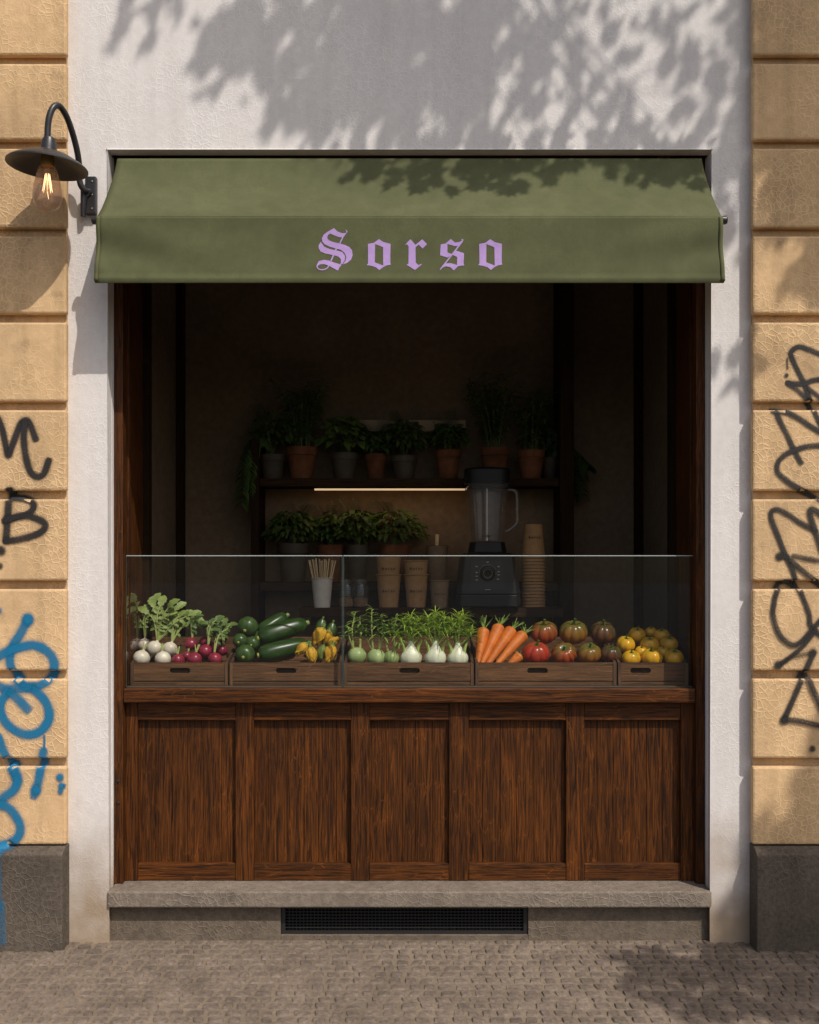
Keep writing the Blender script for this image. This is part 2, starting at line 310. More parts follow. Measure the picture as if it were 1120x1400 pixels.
# ------------------------------------------------------------------ mesh builder
ORG = {}
class MB:
    def __init__(s): s.v = []; s.f = []; s.a = []
    def add(s, vs, fs, T=None):
        o = len(s.v)
        s.v += [tuple(T @ Vector(p)) if T else tuple(p) for p in vs]
        s.f += [tuple(i + o for i in f) for f in fs]
        return s
    def box(s, x0, x1, y0, y1, z0, z1, T=None):
        x0, x1 = min(x0, x1), max(x0, x1); z0, z1 = min(z0, z1), max(z0, z1)
        vs = [(x, y, z) for z in (z0, z1) for y in (y0, y1) for x in (x0, x1)]
        return s.add(vs, [(0, 2, 3, 1), (4, 5, 7, 6), (0, 1, 5, 4), (2, 6, 7, 3), (0, 4, 6, 2), (1, 3, 7, 5)], T)
    def tube(s, pts, r, n=8, caps=True):
        pts = [Vector(p) for p in pts]; m = len(pts)
        rs = r if isinstance(r, (list, tuple)) else [r] * m
        vs, fs = [], []
        t = (pts[1] - pts[0]).normalized()
        u = t.orthogonal().normalized()
        for i in range(m):
            t = (pts[min(i + 1, m - 1)] - pts[max(i - 1, 0)]).normalized()
            u = (u - t * u.dot(t)).normalized(); w = t.cross(u)
            for k in range(n):
                a = 2 * math.pi * k / n
                vs.append(pts[i] + (u * math.cos(a) + w * math.sin(a)) * rs[i])
        for i in range(m - 1):
            for k in range(n):
                fs.append((i * n + k, i * n + (k + 1) % n, (i + 1) * n + (k + 1) % n, (i + 1) * n + k))
        if caps: fs += [tuple(range(n))[::-1], tuple((m - 1) * n + k for k in range(n))]
        return s.add(vs, fs)
    def lathe(s, c, prof, n=24, T=None, lobes=0, depth=0.0, jit=0.0, rng=None, sharp=1.0):
        """prof: (radius, height) pairs about the local z axis"""
        ph = rng.random() * 6.28 if rng else 0
        vs, fs, rings = [], [], []
        for (r, z) in prof:
            if r < 1e-6:
                rings.append([len(vs)]); vs.append((0, 0, z)); continue
            ring = []
            for k in range(n):
                a = 2 * math.pi * k / n
                q = 1.0
                if lobes: q -= depth * (abs(math.cos(lobes * a / 2 + ph)) ** 6 if sharp > 1 else (0.5 + 0.5 * math.cos(lobes * a + ph)))
                if jit: q += jit * mnoise.noise(Vector((math.cos(a) * 1.3 + ph, math.sin(a) * 1.3, z * 12 + ph)))
                ring.append(len(vs)); vs.append((r * q * math.cos(a), r * q * math.sin(a), z))
            rings.append(ring)
        for a, b in zip(rings[:-1], rings[1:]):
            if len(a) == 1 and len(b) == 1: continue
            for k in range(n):
                k2 = (k + 1) % n
                if len(a) == 1: fs.append((a[0], b[k2], b[k]))
                elif len(b) == 1: fs.append((a[k], a[k2], b[0]))
                else: fs.append((a[k], a[k2], b[k2], b[k]))
        T0 = Matrix.Translation(Vector(c))
        return s.add(vs, fs, T0 @ T if T else T0)
    def leaf(s, base, d, up, ln, wd, bend=0.3, n=4, fold=0.25, shape=None):
        """a blade along d, creased along its midrib, drooping away from up"""
        d = Vector(d).normalized(); up = Vector(up); up = (up - d * up.dot(d))
        up = up.normalized() if up.length > 1e-4 else d.orthogonal().normalized()
        side = d.cross(up); vs, fs = [], []
        shape = shape or [0.18, .8, 1.0, .72, 0.04]
        n = len(shape) - 1
        for i in range(n + 1):
            t = i / n
            c = Vector(base) + d * (ln * t * (1 - .15 * abs(bend) * t)) - up * (bend * ln * t * t)
            w = wd * .5 * shape[i]
            vs += [c - side * w + up * w * fold, c, c + side * w + up * w * fold]
        for i in range(n):
            o = i * 3
            fs += [(o, o + 1, o + 4, o + 3), (o + 1, o + 2, o + 5, o + 4)]
        return s.add(vs, fs)
    def build(s, name, mat, parent=None, loc=None, smooth=True, bevel=0.0, angle=35, thick=0.0, cover=None):
        org = Vector(loc) if loc is not None else (ORG[parent.name] if parent else Vector((0, 0, 0)))
        me = bpy.data.meshes.new(name)
        me.from_pydata([(p[0] - org.x, p[1] - org.y, p[2] - org.z) for p in s.v], [], s.f)
        me.update()
        me.materials.append(M[mat] if isinstance(mat, str) else mat)
        if smooth:
            for p in me.polygons: p.use_smooth = True
            try: me.set_sharp_from_angle(angle=math.radians(angle))
            except Exception: pass
        if cover:
            at = me.attributes.new('cover', 'FLOAT', 'POINT')
            for i, q in enumerate(cover): at.data[i].value = q
        o = bpy.data.objects.new(name, me); COL.objects.link(o)
        if parent: o.parent = parent
        else: o.location = org
        ORG[o.name] = org
        if thick:
            md = o.modifiers.new('thickness', 'SOLIDIFY'); md.thickness = thick; md.offset = 0
        if bevel:
            md = o.modifiers.new('bevel', 'BEVEL'); md.width = bevel; md.segments = 2; md.limit_method = 'ANGLE'; md.angle_limit = math.radians(40)
        return o

def tag(o, label, cat, group=None):
    o['label'] = label; o['category'] = cat
    if group: o['group'] = group
    return o
def thing(name, label, cat, loc=(0, 0, 0), group=None):
    o = bpy.data.objects.new(name, None); COL.objects.link(o); o.location = loc
    o.empty_display_size = .05
    ORG[o.name] = Vector(loc)
    return tag(o, label, cat, group)
def struct(o): o['kind'] = 'structure'; return o
def copy_tree(o, parent=None):
    c = o.copy(); COL.objects.link(c); c.parent = parent
    for ch in list(o.children): copy_tree(ch, c)
    return c
def spline(pts, n):
    """Catmull-Rom through pts (Vectors or tuples), n samples per span"""
    p = [Vector(q) for q in pts]
    if len(p) == 2: return [p[0].lerp(p[1], i / n) for i in range(n + 1)]
    p = [p[0] * 2 - p[1]] + p + [p[-1] * 2 - p[-2]]
    out = []
    for i in range(1, len(p) - 2):
        a, b, c, d = p[i - 1:i + 3]
        for k in range(n):
            t = k / n
            out.append(0.5 * ((2 * b) + (c - a) * t + (2 * a - 5 * b + 4 * c - d) * t * t + (3 * b - 3 * c + d - a) * t ** 3))
    out.append(p[-2])
    return out
def fill2d(loops):
    """triangles of a 2-D outline with holes"""
    return tessellate_polygon([[Vector((x, y, 0)) for x, y in lp] for lp in loops]), [q for lp in loops for q in lp]
def slab(mb, loops, place, depth):
    """a flat outline with holes and real thickness; place(u, v, d) -> point"""
    tris, pts = fill2d(loops)
    n = len(pts)
    vs = [place(u, v, 0) for u, v in pts] + [place(u, v, depth) for u, v in pts]
    fs = [tuple(t) for t in tris] + [tuple(i + n for i in reversed(t)) for t in tris]
    o = 0
    for lp in loops:
        m = len(lp)
        for i in range(m):
            j = (i + 1) % m
            fs.append((o + i, o + j, o + j + n, o + i + n))
        o += m
    return mb.add(vs, fs)

# ------------------------------------------------------------------ ground
ob = MB().add([(-40, -60, -.03), (40, -60, -.03), (40, -3.6, -.03), (-40, -3.6, -.03)], [(0, 1, 2, 3)]).build('road', 'asphalt', smooth=False); struct(ob)
ob = MB().add([(-40, -3.6, -.0062), (40, -3.6, -.0062), (40, .05, -.0062), (-40, .05, -.0062)], [(0, 1, 2, 3)]).build('ground', 'joint', smooth=False); struct(ob)
mb = MB(); rg = random.Random(3)
y = .034; row = 0
while y > -2.5:
    dy = rg.uniform(.050, .063)
    x = -2.45 + rg.uniform(0, .08)
    while x < 2.45:
        dx = rg.uniform(.047, .076)
        gx, gy = .0024 + rg.random() * .003, .0030 + rg.random() * .0026
        n = 6 if y > -1.1 else 4
        hh = .012 + rg.uniform(-.0022, .0022); tl = rg.uniform(-.012, .012); tm = rg.uniform(-.012, .012)
        ax, ay = rg.uniform(-.006, .006), rg.uniform(-.006, .006)
        vs, fs = [], []
        for j in range(n + 1):
            for i in range(n + 1):
                u = -1 + 2 * i / n; v = -1 + 2 * j / n
                q = 1 - .10 * (u * u * v * v)            # rounded corners
                fx = math.copysign(abs(u) ** .75, u) * q; fy = math.copysign(abs(v) ** .75, v) * q
                px_ = x + dx / 2 + fx * (dx / 2 - gx) + ax * v; py_ = y - dy / 2 + fy * (dy / 2 - gy) + ay * u
                hz = hh * (1 - abs(u) ** 7) * (1 - abs(v) ** 7)
                nz = mnoise.noise(Vector((px_ * 45, py_ * 45, 0))) * .0018
                vs.append((px_, py_, -.0125 + hz + (nz + tl * u * dx * .3 + tm * v * dy * .3) * (hz / hh)))
        for j in range(n):
            for i in range(n):
                a = j * (n + 1) + i
                fs.append((a, a + 1, a + n + 2, a + n + 1))
        mb.add(vs, fs); x += dx
    y -= dy; row += 1
struct(mb.build('pavement', 'cobble'))

# ------------------------------------------------------------------ the building
BX, TOP = 1.254, Z(205)
b0 = thing('shop_building', 'white stucco shop front with one wide dark opening under the green awning', 'building', (0, 0, 0))
mb = MB()
slab(mb, [[(-2.5, -.02), (-BX, -.02), (-BX, TOP), (BX, TOP), (BX, -.02), (2.5, -.02), (2.5, 6.2), (-2.5, 6.2)]], lambda u, v, d: (u, d, v), .055)
for sx in (-1, 1): mb.box(sx * BX, sx * 2.5, .0555, .0995, -.02, TOP)
mb.build('front_wall', 'plaster', b0, smooth=False, bevel=.006)
mb = MB()
for sx in (-1, 1): mb.box(sx * BX, sx * 1.45, .10, 1.36, .146, 3.62)
mb.box(-1.45, 1.45, 1.36, 1.5, .146, 3.62)
mb.build('interior_wall', 'inner', b0, smooth=False)
MB().box(-1.45, 1.45, .056, 1.5, 3.62, 3.75).build('ceiling', 'ceil', b0, smooth=False)
MB().box(-1.253, 1.253, .30, 1.359, .20, .28).build('shop_floor', 'ceil', b0, smooth=False)
for sx in (-1, 1):
    MB().box(sx * 1.253, sx * 1.212, 1.30, 1.359, .281, 3.60).build('corner_post', 'dark_v', b0, smooth=False, bevel=.003)

# rusticated piers
PB = [75, 191, 311, 429, 549, 671, 794, 917, 1037, 1155]
FACE, GROOVE, PX0 = -.06, -.022, 1.408
zb = [Z(p, FACE) for p in PB]
GAP = L(11.5, FACE)
for sx in (-1, 1):
    lab = ('ochre stone block pier left of the shop, with blue and black graffiti' if sx < 0 else
           'ochre stone block pier right of the shop, with a tall black graffiti tag')
    t = thing('stone_pier', lab, 'pier', (sx * 1.88, 0, 0), 'rusticated stone piers flanking the shop')
    MB().box(sx * (PX0 + .012), sx * 2.40, GROOVE, -.001, zb[-1] - .02, 6.1).build('pier_core', 'pier', t, smooth=False)
    for i in range(len(zb)):
        z0 = zb[i]; z1 = 6.0 if i == 0 else zb[i - 1] - GAP
        MB().box(sx * PX0, sx * (2.41 + .004 * (i % 2)), FACE, GROOVE - .001, z0, z1).build('stone_block', 'pier', t, smooth=False, bevel=.009)
    # plinth with a sloping top
    zt, zs, yb, yf = Z(1157, -.06), Z(1169, -.10), -.012, -.10
    vs = []
    for x in (sx * 1.412, sx * 2.44):
        vs += [(x, -.001, -.02), (x, yf, -.02), (x, yf, zs), (x, -.055, zt), (x, -.001, zt)]
    fs = [(0, 1, 2, 3, 4), (9, 8, 7, 6, 5)] + [(i, i + 5, (i + 1) % 5 + 5, (i + 1) % 5) for i in range(5)]
    MB().add(vs, fs).build('plinth', 'plinth', t, smooth=False, bevel=.005)
    if sx < 0: pier_l = t
    else: pier_r = t

def pier_y(z):
    """front of the pier at height z: block face, groove floor or plinth"""
    if z < Z(1169, -.10): return -.10
    if z < Z(1157, -.06):
        q = (z - Z(1169, -.10)) / (Z(1157, -.06) - Z(1169, -.10)); return -.10 + .045 * q
    for i, q in enumerate(zb):
        top = 9 if i == 0 else zb[i - 1] - GAP
        if q <= z <= top: return FACE
    return GROOVE

def sprays(strokes, mat, parent, name):
    mb = MB(); cover = []; lift = 0.0
    for (pts, w, al) in strokes:
        mb.a = []
        sp = spline([(a, b, 0) for a, b in pts], 10) if len(pts) > 1 else None
        if sp is None:                                   # a dot of paint
            (a, b) = pts[0]; o = len(mb.v)
            rings = [(0, 1), (.5, 1), (.78, .75), (1.0, .3), (1.35, 0)]
            vs, cv = [], []
            for (r, c) in rings:
                for k in range(16):
                    an = k * math.pi / 8
                    q = P(a + r * w * .5 * math.cos(an), b + r * w * .5 * math.sin(an) * 1.05, FACE)
                    vs.append((q.x, pier_y(q.z) - .002 - lift, q.z)); cv.append(c * al)
            fs = [(r * 16 + k, r * 16 + (k + 1) % 16, (r + 1) * 16 + (k + 1) % 16, (r + 1) * 16 + k) for r in range(4) for k in range(16)]
            mb.add(vs, fs); cover += cv; lift += .00015; continue
        # resample at about 2 px so that the paint follows grooves
        fine = [sp[0]]
        for q in sp[1:]:
            d = (q - fine[-1]).length; n = max(1, int(d / 2.0))
            if d < .6: continue
            a0 = fine[-1]
            for k in range(1, n + 1): fine.append(a0.lerp(q, k / n))
        # rounded ends
        t0 = (fine[0] - fine[1]).normalized(); t1 = (fine[-1] - fine[-2]).normalized()
        fine = [fine[0] + t0 * w * .5, fine[0] + t0 * w * .33] + fine + [fine[-1] + t1 * w * .33, fine[-1] + t1 * w * .5]
        m = len(fine); vs, fs, cv = [], [], []
        prof = [(-1.75, 0), (-1.2, .16), (-.92, .5), (-.62, .96), (.62, .96), (.92, .5), (1.2, .16), (1.75, 0)]
        for i, q in enumerate(fine):
            t = (fine[min(i + 1, m - 1)] - fine[max(i - 1, 0)]).normalized(); nn = Vector((-t.y, t.x, 0))
            ww = w * .5 * (1 + .10 * mnoise.noise(Vector((q.x * .08, q.y * .08, w))))
            e = (.25, .75)[i] if i < 2 else ((.75, .25)[i - m + 2] if i >= m - 2 else 1)
            for (u, c) in prof:
                pp = q + nn * (u * ww * (.45 + .55 * e)); g = P(pp.x, pp.y, FACE)
                vs.append((g.x, pier_y(g.z) - .002 - lift - .0000015 * i, g.z))
                cv.append(c * al * min(1, e + .1) * (1 + .22 * mnoise.noise(Vector((q.x * .05, q.y * .05, 3)))))
        for i in range(m - 1):
            for k in range(7):
                a = i * 8 + k; fs.append((a, a + 1, a + 9, a + 8))
        mb.add(vs, fs); cover += cv; lift += .00035
    return mb.build(name, mat, parent, smooth=True, angle=180, cover=cover)

def cr(off, sc, pts): return [(off[0] + a / sc, off[1] + b / sc) for a, b in pts]
A, a4 = (0, 540), 4.375
sprays([
    (cr(A, a4, [(-12, 140), (15, 205), (38, 310), (52, 362), (78, 295), (120, 185), (158, 152), (185, 185), (214, 262)]), 9.5, 1),
    (cr(A, a4, [(150, 165), (144, 260), (155, 360), (182, 455), (225, 488), (265, 468), (293, 392)]), 9.5, 1),
    (cr(A, a4, [(58, 572), (50, 700), (38, 868)]), 10.5, 1),
    (cr(A, a4, [(60, 612), (140, 618), (203, 652), (180, 702), (100, 732), (28, 752)]), 9, 1),
    (cr(A, a4, [(40, 742), (150, 722), (248, 750), (273, 790), (222, 832), (120, 862), (38, 874)]), 9.5, 1),
    (cr(A, a4, [(8, 930)]), 14, .9), (cr(A, a4, [(2, 1022)]), 9, .8), (cr(A, a4, [(62, 575)]), 14, .7),
], 'spray_black', pier_l, 'black_graffiti')
B, b5 = (0, 820), 5.836
C8, c5 = (0, 1040), 5.18
sprays([
    (cr(B, b5, [(225, 158), (165, 270), (108, 365), (80, 470), (112, 590), (200, 690), (275, 695), (370, 652), (432, 545), (420, 462), (352, 392), (262, 362), (150, 382), (60, 412), (-15, 455)]), 13, .97),
    (cr(B, b5, [(225, 155)]), 17, 1),
    (cr(B, b5, [(-15, 690), (60, 712), (140, 706), (250, 692)]), 14, .8),
    (cr(B, b5, [(62, 735), (10, 830), (22, 930), (92, 1020), (200, 1072), (310, 1056), (385, 970), (392, 880), (352, 790), (280, 722)]), 12.5, .97),
    (cr(B, b5, [(90, 742), (160, 802), (220, 868)]), 14, .8),
    (cr(B, b5, [(355, 1085), (357, 1130), (355, 1190)]), 3, .9),
    (cr(B, b5, [(350, 1205), (332, 1320), (308, 1450), (275, 1560)]), 12, .9),
    (cr(C8, c5, [(258, 205)]), 15, .95),
    (cr(B, b5, [(-8, 1095), (30, 1200), (92, 1330), (140, 1440)]), 12, .95),
    (cr(C8, c5, [(95, 40), (118, 85), (130, 140), (100, 205), (30, 258), (-12, 285)]), 13, .97),
    (cr(C8, c5, [(-5, 308), (60, 328), (122, 400), (148, 470), (130, 538), (70, 582), (-12, 605)]), 13, .97),
    (cr(C8, c5, [(428, 115)]), 11, 1), (cr(C8, c5, [(440, 178)]), 10, 1), (cr(C8, c5, [(432, 215)]), 8, .9), (cr(C8, c5, [(462, 172)]), 5, .8),
    (cr(C8, c5, [(6, 610), (10, 850), (14, 1030)]), 10, .75),
    (cr(C8, c5, [(40, 980), (48, 1120), (52, 1260)]), 8, .4),
    (cr(B, b5, [(0, 85)]), 9, .7),
], 'spray_blue', pier_l, 'blue_graffiti')
A, B, C, k7 = (1020, 440), (1020, 640), (1020, 840), 7.0
sprays([
    (cr(A, k7, [(760, 335), (600, 266), (500, 240), (432, 290), (442, 355), (500, 480), (562, 605), (622, 780), (685, 930), (760, 1080)]), 7.6, 1),
    (cr(A, k7, [(398, 582), (470, 594), (560, 590), (640, 562), (760, 545)]), 7.5, 1),
    (cr(A, k7, [(402, 592), (500, 662), (610, 765)]), 7, .9), (cr(A, k7, [(600, 640), (760, 770)]), 6.5, .9),
    (cr(A, k7, [(392, 350), (396, 450)]), 2.5, .8), (cr(A, k7, [(387, 512)]), 6, 1),
    (cr(A, k7, [(285, 850), (322, 945), (400, 1100), (460, 1230), (525, 1348)]), 7, 1),
    (cr(A, k7, [(262, 846), (380, 862), (500, 922), (620, 1002), (760, 1085)]), 7.5, 1),
    (cr(A, k7, [(760, 1183), (600, 1190), (480, 1222), (372, 1272), (305, 1345), (298, 1425), (342, 1482), (432, 1552), (542, 1612), (650, 1662), (760, 1730)]), 7.5, 1),
    (cr(B, k7, [(660, 600), (500, 512), (400, 442), (300, 396), (240, 420), (246, 502), (302, 642), (372, 822), (440, 962), (482, 1100), (542, 1232), (602, 1400), (622, 1512), (760, 1640)]), 7.3, 1),
    (cr(B, k7, [(760, 895), (600, 870), (450, 840)]), 6.5, .85), (cr(B, k7, [(318, 842)]), 12, .95),
    (cr(B, k7, [(318, 842), (400, 850)]), 6, .85),
    (cr(B, k7, [(422, 882), (540, 982), (760, 1150)]), 7, .95),
    (cr(B, k7, [(760, 485), (660, 402), (610, 402), (622, 485), (662, 602), (720, 790)]), 7.5, 1),
    (cr(B, k7, [(482, 1135), (400, 1086), (330, 1112), (286, 1202), (265, 1300), (256, 1400), (290, 1530), (342, 1622), (440, 1690), (532, 1650), (620, 1552), (760, 1400)]), 7.3, 1),
    (cr(C, k7, [(310, 482), (420, 402), (540, 302), (660, 152)]), 6.5, .95), (cr(C, k7, [(305, 482)]), 12, .95),
    (cr(C, k7, [(335, 472), (452, 402), (600, 368)]), 5, .6), (cr(C, k7, [(636, 362)]), 11, .95),
    (cr(C, k7, [(640, 370), (592, 482), (542, 592), (452, 802), (362, 1000)]), 8, 1), (cr(C, k7, [(362, 1005)]), 12, 1),
    (cr(C, k7, [(362, 1002), (480, 1012), (600, 1036), (760, 1078)]), 7.5, .95),
    (cr(C, k7, [(590, 590), (640, 722), (760, 980)]), 8, 1), (cr(C, k7, [(630, 1282)]), 9, .95),
], 'spray_black', pier_r, 'black_graffiti')

# ------------------------------------------------------------------ sill, vent, counter front, jambs
t = thing('stone_sill', 'long grey stone step and its recessed base below the wooden counter', 'sill', (0, 0, 0))
SZ = .2125
MB().box(-1.2535, 1.2535, -.012, .30, .146, SZ).build('sill_slab', 'sill', t, smooth=False, bevel=.006)
VX0, VX1 = X(384, .04), X(722, .04)
mb = MB(); mb.box(-1.2535, VX0, .036, .30, -.02, .1459); mb.box(VX1, 1.2535, .036, .30, -.02, .1459); mb.box(VX0, VX1, .037, .30, -.02, Z(1278, .037))
mb.build('base_stone', 'base', t, smooth=False, bevel=.003)
t = thing('vent_grille', 'black iron vent grille set low under the stone step', 'vent', (0, .06, .08))
x0, x1, z0, z1 = VX0 + .002, VX1 - .002, Z(1278, .037) + .002, .1445
MB().box(x0, x1, .13, .14, z0, z1).build('vent_shade_sheet', 'vent_dark', t, smooth=False)  # black sheet standing in for the shade behind the grille bars
mb = MB(); mb.box(x0, x1, .045, .07, z0, z0 + .010); mb.box(x0, x1, .045, .07, z1 - .010, z1)
mb.box(x0, x0 + .016, .0455, .0695, z0 + .010, z1 - .010); mb.box(x1 - .016, x1, .0455, .0695, z0 + .010, z1 - .010)
mb.build('grille_frame', 'grille', t, smooth=False)
mb = MB(); n = 66
for i in range(1, n):
    x = x0 + .016 + (x1 - x0 - .032) * i / n; mb.box(x - .0018, x + .0018, .058, .064, z0 + .01, z1 - .01)
for i in range(1, 8):
    z = z0 + .01 + (z1 - z0 - .02) * i / 8; mb.box(x0 + .016, x1 - .016, .0525, .0575, z - .0018, z + .0018)
mb.build('bars', 'grille', t, smooth=False)

t = thing('timber_surround', 'brown timber surround lining both sides of the shop opening', 'timber surround', (0, .1, SZ))
for sx in (-1, 1):
    MB().box(sx * 1.2535, sx * 1.216, .095, .150, SZ + .001, 3.45).build('jamb', 'wood_v', t, smooth=False, bevel=.003)
    mb = MB(); mb.box(sx * 1.2535, sx * 1.228, .151, .21, 1.043, 3.45); mb.box(sx * 1.2535, sx * 1.220, .211, .235, 1.043, 3.45)
    mb.box(sx * 1.2535, sx * 1.232, .236, .50, 1.043, 3.45)
    mb.build('side_lining', 'wood_v', t, smooth=False, bevel=.002)
    MB().box(sx * 1.2535, sx * 1.205, .501, .565, .281, 3.45).build('inner_post', 'dark_v', t, smooth=False, bevel=.003)
    for pz in (Z(1068, .09), Z(1098, .09)) if sx < 0 else (Z(1090, .09), Z(1105, .09)):
        mb = MB(); mb.lathe((sx * 1.236, .0945, pz), [(.0001, -.002), (.006, -.002), (.007, .0), (.005, .0035), (.0001, .004)], 12, Matrix.Rotation(math.pi / 2, 4, 'X'))
        mb.build('screw', 'grille', t)

t = thing('shop_counter', 'brown panelled timber counter front with a thick top ledge', 'counter', (0, .135, SZ))
CT = 1.0425
MB().box(-1.214, 1.214, .092, .66, Z(961, .092), CT).build('counter_top', 'wood_h', t, smooth=False, bevel=.005)
FY = .136
st = [(169.5, 188), (322, 347), (480, 505), (614, 641), (774, 799), (931, 950)]
zt, zm, zl = Z(961, .092) - .0005, Z(985, FY), Z(1181, FY)
for (a, b) in st:
    MB().box(X(a, FY), X(b, FY), FY, .185, SZ + .001, zt).build('stile', 'wood_v', t, smooth=False, bevel=.003)
for i in range(5):
    x0, x1 = X(st[i][1], FY) + .0004, X(st[i + 1][0], FY) - .0004
    MB().box(x0, x1, FY + .003, .184, zm, zt - .001).build('top_rail', 'wood_h', t, smooth=False, bevel=.003)
    MB().box(x0, x1, FY + .003, .184, SZ + .001, zl).build('bottom_rail', 'wood_h', t, smooth=False, bevel=.003)
    mb = MB(); n = 6 if i != 2 else 5; rr = random.Random(i)
    cuts = [x0 - .008 + (x1 - x0 + .016) * (k + (rr.uniform(-.12, .12) if 0 < k < n else 0)) / n for k in range(n + 1)]
    for k in range(n):
        mb.box(cuts[k] + .0006, cuts[k + 1] - .0006, FY + .028 + rr.uniform(0, .0015), .178, zl - .01, zm + .01)
    mb.build('plank_panel', 'wood_v', t, smooth=False, bevel=.0014)
MB().box(-1.214, 1.214, .186, .20, SZ + .001, zt).build('back_board', 'dark_v', t, smooth=False)

# ------------------------------------------------------------------ glass screen on the counter
t = thing('glass_screen', 'low clear glass display screen standing along the counter top', 'glass case', (0, .15, CT))
GY, GT = .150, H - .001
gx0, gx1, gm = X(172, GY), X(949, GY), X(469, GY)
for (a, b) in ((gx0, gm - .002), (gm + .002, gx1)):
    pn = MB().add([(a, GY, CT + .002), (b, GY, CT + .002), (b, GY, GT), (a, GY, GT)], [(0, 1, 2, 3)]).build('front_pane', 'glass', t, smooth=False)
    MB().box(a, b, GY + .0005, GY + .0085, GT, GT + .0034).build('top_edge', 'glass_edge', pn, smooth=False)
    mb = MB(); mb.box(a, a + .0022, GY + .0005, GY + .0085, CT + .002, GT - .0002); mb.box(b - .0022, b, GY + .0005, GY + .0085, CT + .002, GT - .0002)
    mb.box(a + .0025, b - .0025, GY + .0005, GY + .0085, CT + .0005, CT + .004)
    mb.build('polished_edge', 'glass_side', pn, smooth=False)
for x in (gx0 - .003, gx1 + .003):
    pn = MB().add([(x, GY + .01, CT + .002), (x, .60, CT + .002), (x, .60, GT), (x, GY + .01, GT)], [(0, 1, 2, 3)]).build('side_pane', 'glass', t, smooth=False)
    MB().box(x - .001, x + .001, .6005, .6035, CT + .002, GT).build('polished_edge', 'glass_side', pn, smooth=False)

# ------------------------------------------------------------------ awning
aw = thing('awning', 'sage green canvas awning with lavender blackletter lettering', 'awning', (0, -.1, 3.0))
prof = [(Z(217, .012), .012), (Z(231, -.004), -.004), (Z(245, -.026), -.026), (Z(258, -.054), -.054), (Z(270, -.090), -.090), (Z(283, -.142), -.142), (Z(294.5, -.196), -.196), (Z(295.5, -.2005), -.2005)]
AW = 1.242
def wrinkle(x, v):
    """folds fanning in from the two top corners of the front drop"""
    e = max(0, abs(x) - .75) / .5
    return .010 * e * math.sin((abs(x) * 9 + v * 7)) * math.sin(min(1, max(0, v)) * math.pi) + .0035 * mnoise.noise(Vector((x * 2.3, v * 2, .3))) * math.sin(min(1, max(0, v)) * math.pi)
mb = MB(); nx = 96; pr = spline([(0, y, z) for z, y in prof], 3); m = len(pr)
for j, q in enumerate(pr):
    v = j / (m - 1)
    for i in range(nx + 1):
        x = -AW + 2 * AW * i / nx
        mb.v.append((x * (1 - .020 * (1 - v) ** 1.3), q.y, q.z - .010 * math.sin(v * math.pi) * (1 - abs(x / AW) ** 2) * .6 + wrinkle(x, v) * .6))
mb.f = [(j * (nx + 1) + i, j * (nx + 1) + i + 1, (j + 1) * (nx + 1) + i + 1, (j + 1) * (nx + 1) + i) for j in range(m - 1) for i in range(nx)]
mb.build('canopy', 'canvas', aw, angle=60, thick=.003)
ZB, ZV = Z(295.5, -.2005), Z(386, -.21)
def val_y(x, v): return -.2005 - .010 * v + .004 * math.sin(v * math.pi) + wrinkle(x, v)
mb = MB(); mv = 26
for j in range(mv + 1):
    v = j / mv
    for i in range(nx + 1):
        x = (-AW + 2 * AW * i / nx) * (1 + .004 * v)
        z = ZB + (ZV - ZB) * v
        y = val_y(x, v)
        if v > .90: y -= .005 * math.sin((v - .90) / .10 * math.pi)
        mb.v.append((x, y, z))
o = (mv + 1) * (nx + 1)
for i in range(nx + 1):                       # the hem turned under
    x, y, z = mb.v[mv * (nx + 1) + i]; mb.v.append((x, y + .012, z + .001))
for i in range(nx + 1):
    x, y, z = mb.v[mv * (nx + 1) + i]; mb.v.append((x, y + .013, z + .022))
mb.f = [(j * (nx + 1) + i, j * (nx + 1) + i + 1, (j + 1) * (nx + 1) + i + 1, (j + 1) * (nx + 1) + i) for j in range(mv + 2) for i in range(nx)]
va = mb.build('valance', 'canvas', aw, angle=50, thick=.003)
# stitched side hems and bottom seam
for sx in (-1, 1):
    mb = MB()
    for (xa, xb) in ((AW - .014, AW + .001),):
        vs, fs = [], []
        for j in range(27):
            v = j / 26 * .985 + .004; z = ZB + (ZV - ZB) * v
            for x in (xa, xb):
                xx = sx * x * (1 + .004 * v); vs.append((xx, val_y(xx, v) - .0045 - (.005 * math.sin((v - .90) / .10 * math.pi) if v > .9 else 0), z))
        fs = [(2 * j, 2 * j + 1, 2 * j + 3, 2 * j + 2) for j in range(26)]
        mb.add(vs, fs)
    mb.build('side_hem', 'canvas_hem', va, thick=.0015)
for sx in (-1, 1):
    mb = MB(); mb.lathe((sx * (AW + .010), -.187, ZB - .012), [(.0001, -.012), (.014, -.012), (.017, -.008), (.017, .008), (.014, .012), (.0001, .012)], 18, Matrix.Rotation(math.pi / 2, 4, 'Y'))
    mb.build('end_cap', 'black', aw)
MB().tube([(-AW, -.183, ZB - .020), (AW, -.183, ZB - .020)], .011, 12).build('front_bar', 'grille', aw)
MB().tube([(-1.215, .115, 3.36), (1.215, .115, 3.36)], .04, 16).build('roller', 'grille', aw)
for sx in (-1, 1):
    mb = MB(); mb.tube([(sx * 1.10, .13, 3.30), (sx * 1.10, -.175, ZB - .012)], .009, 8)
    mb.build('arm', 'grille', aw)

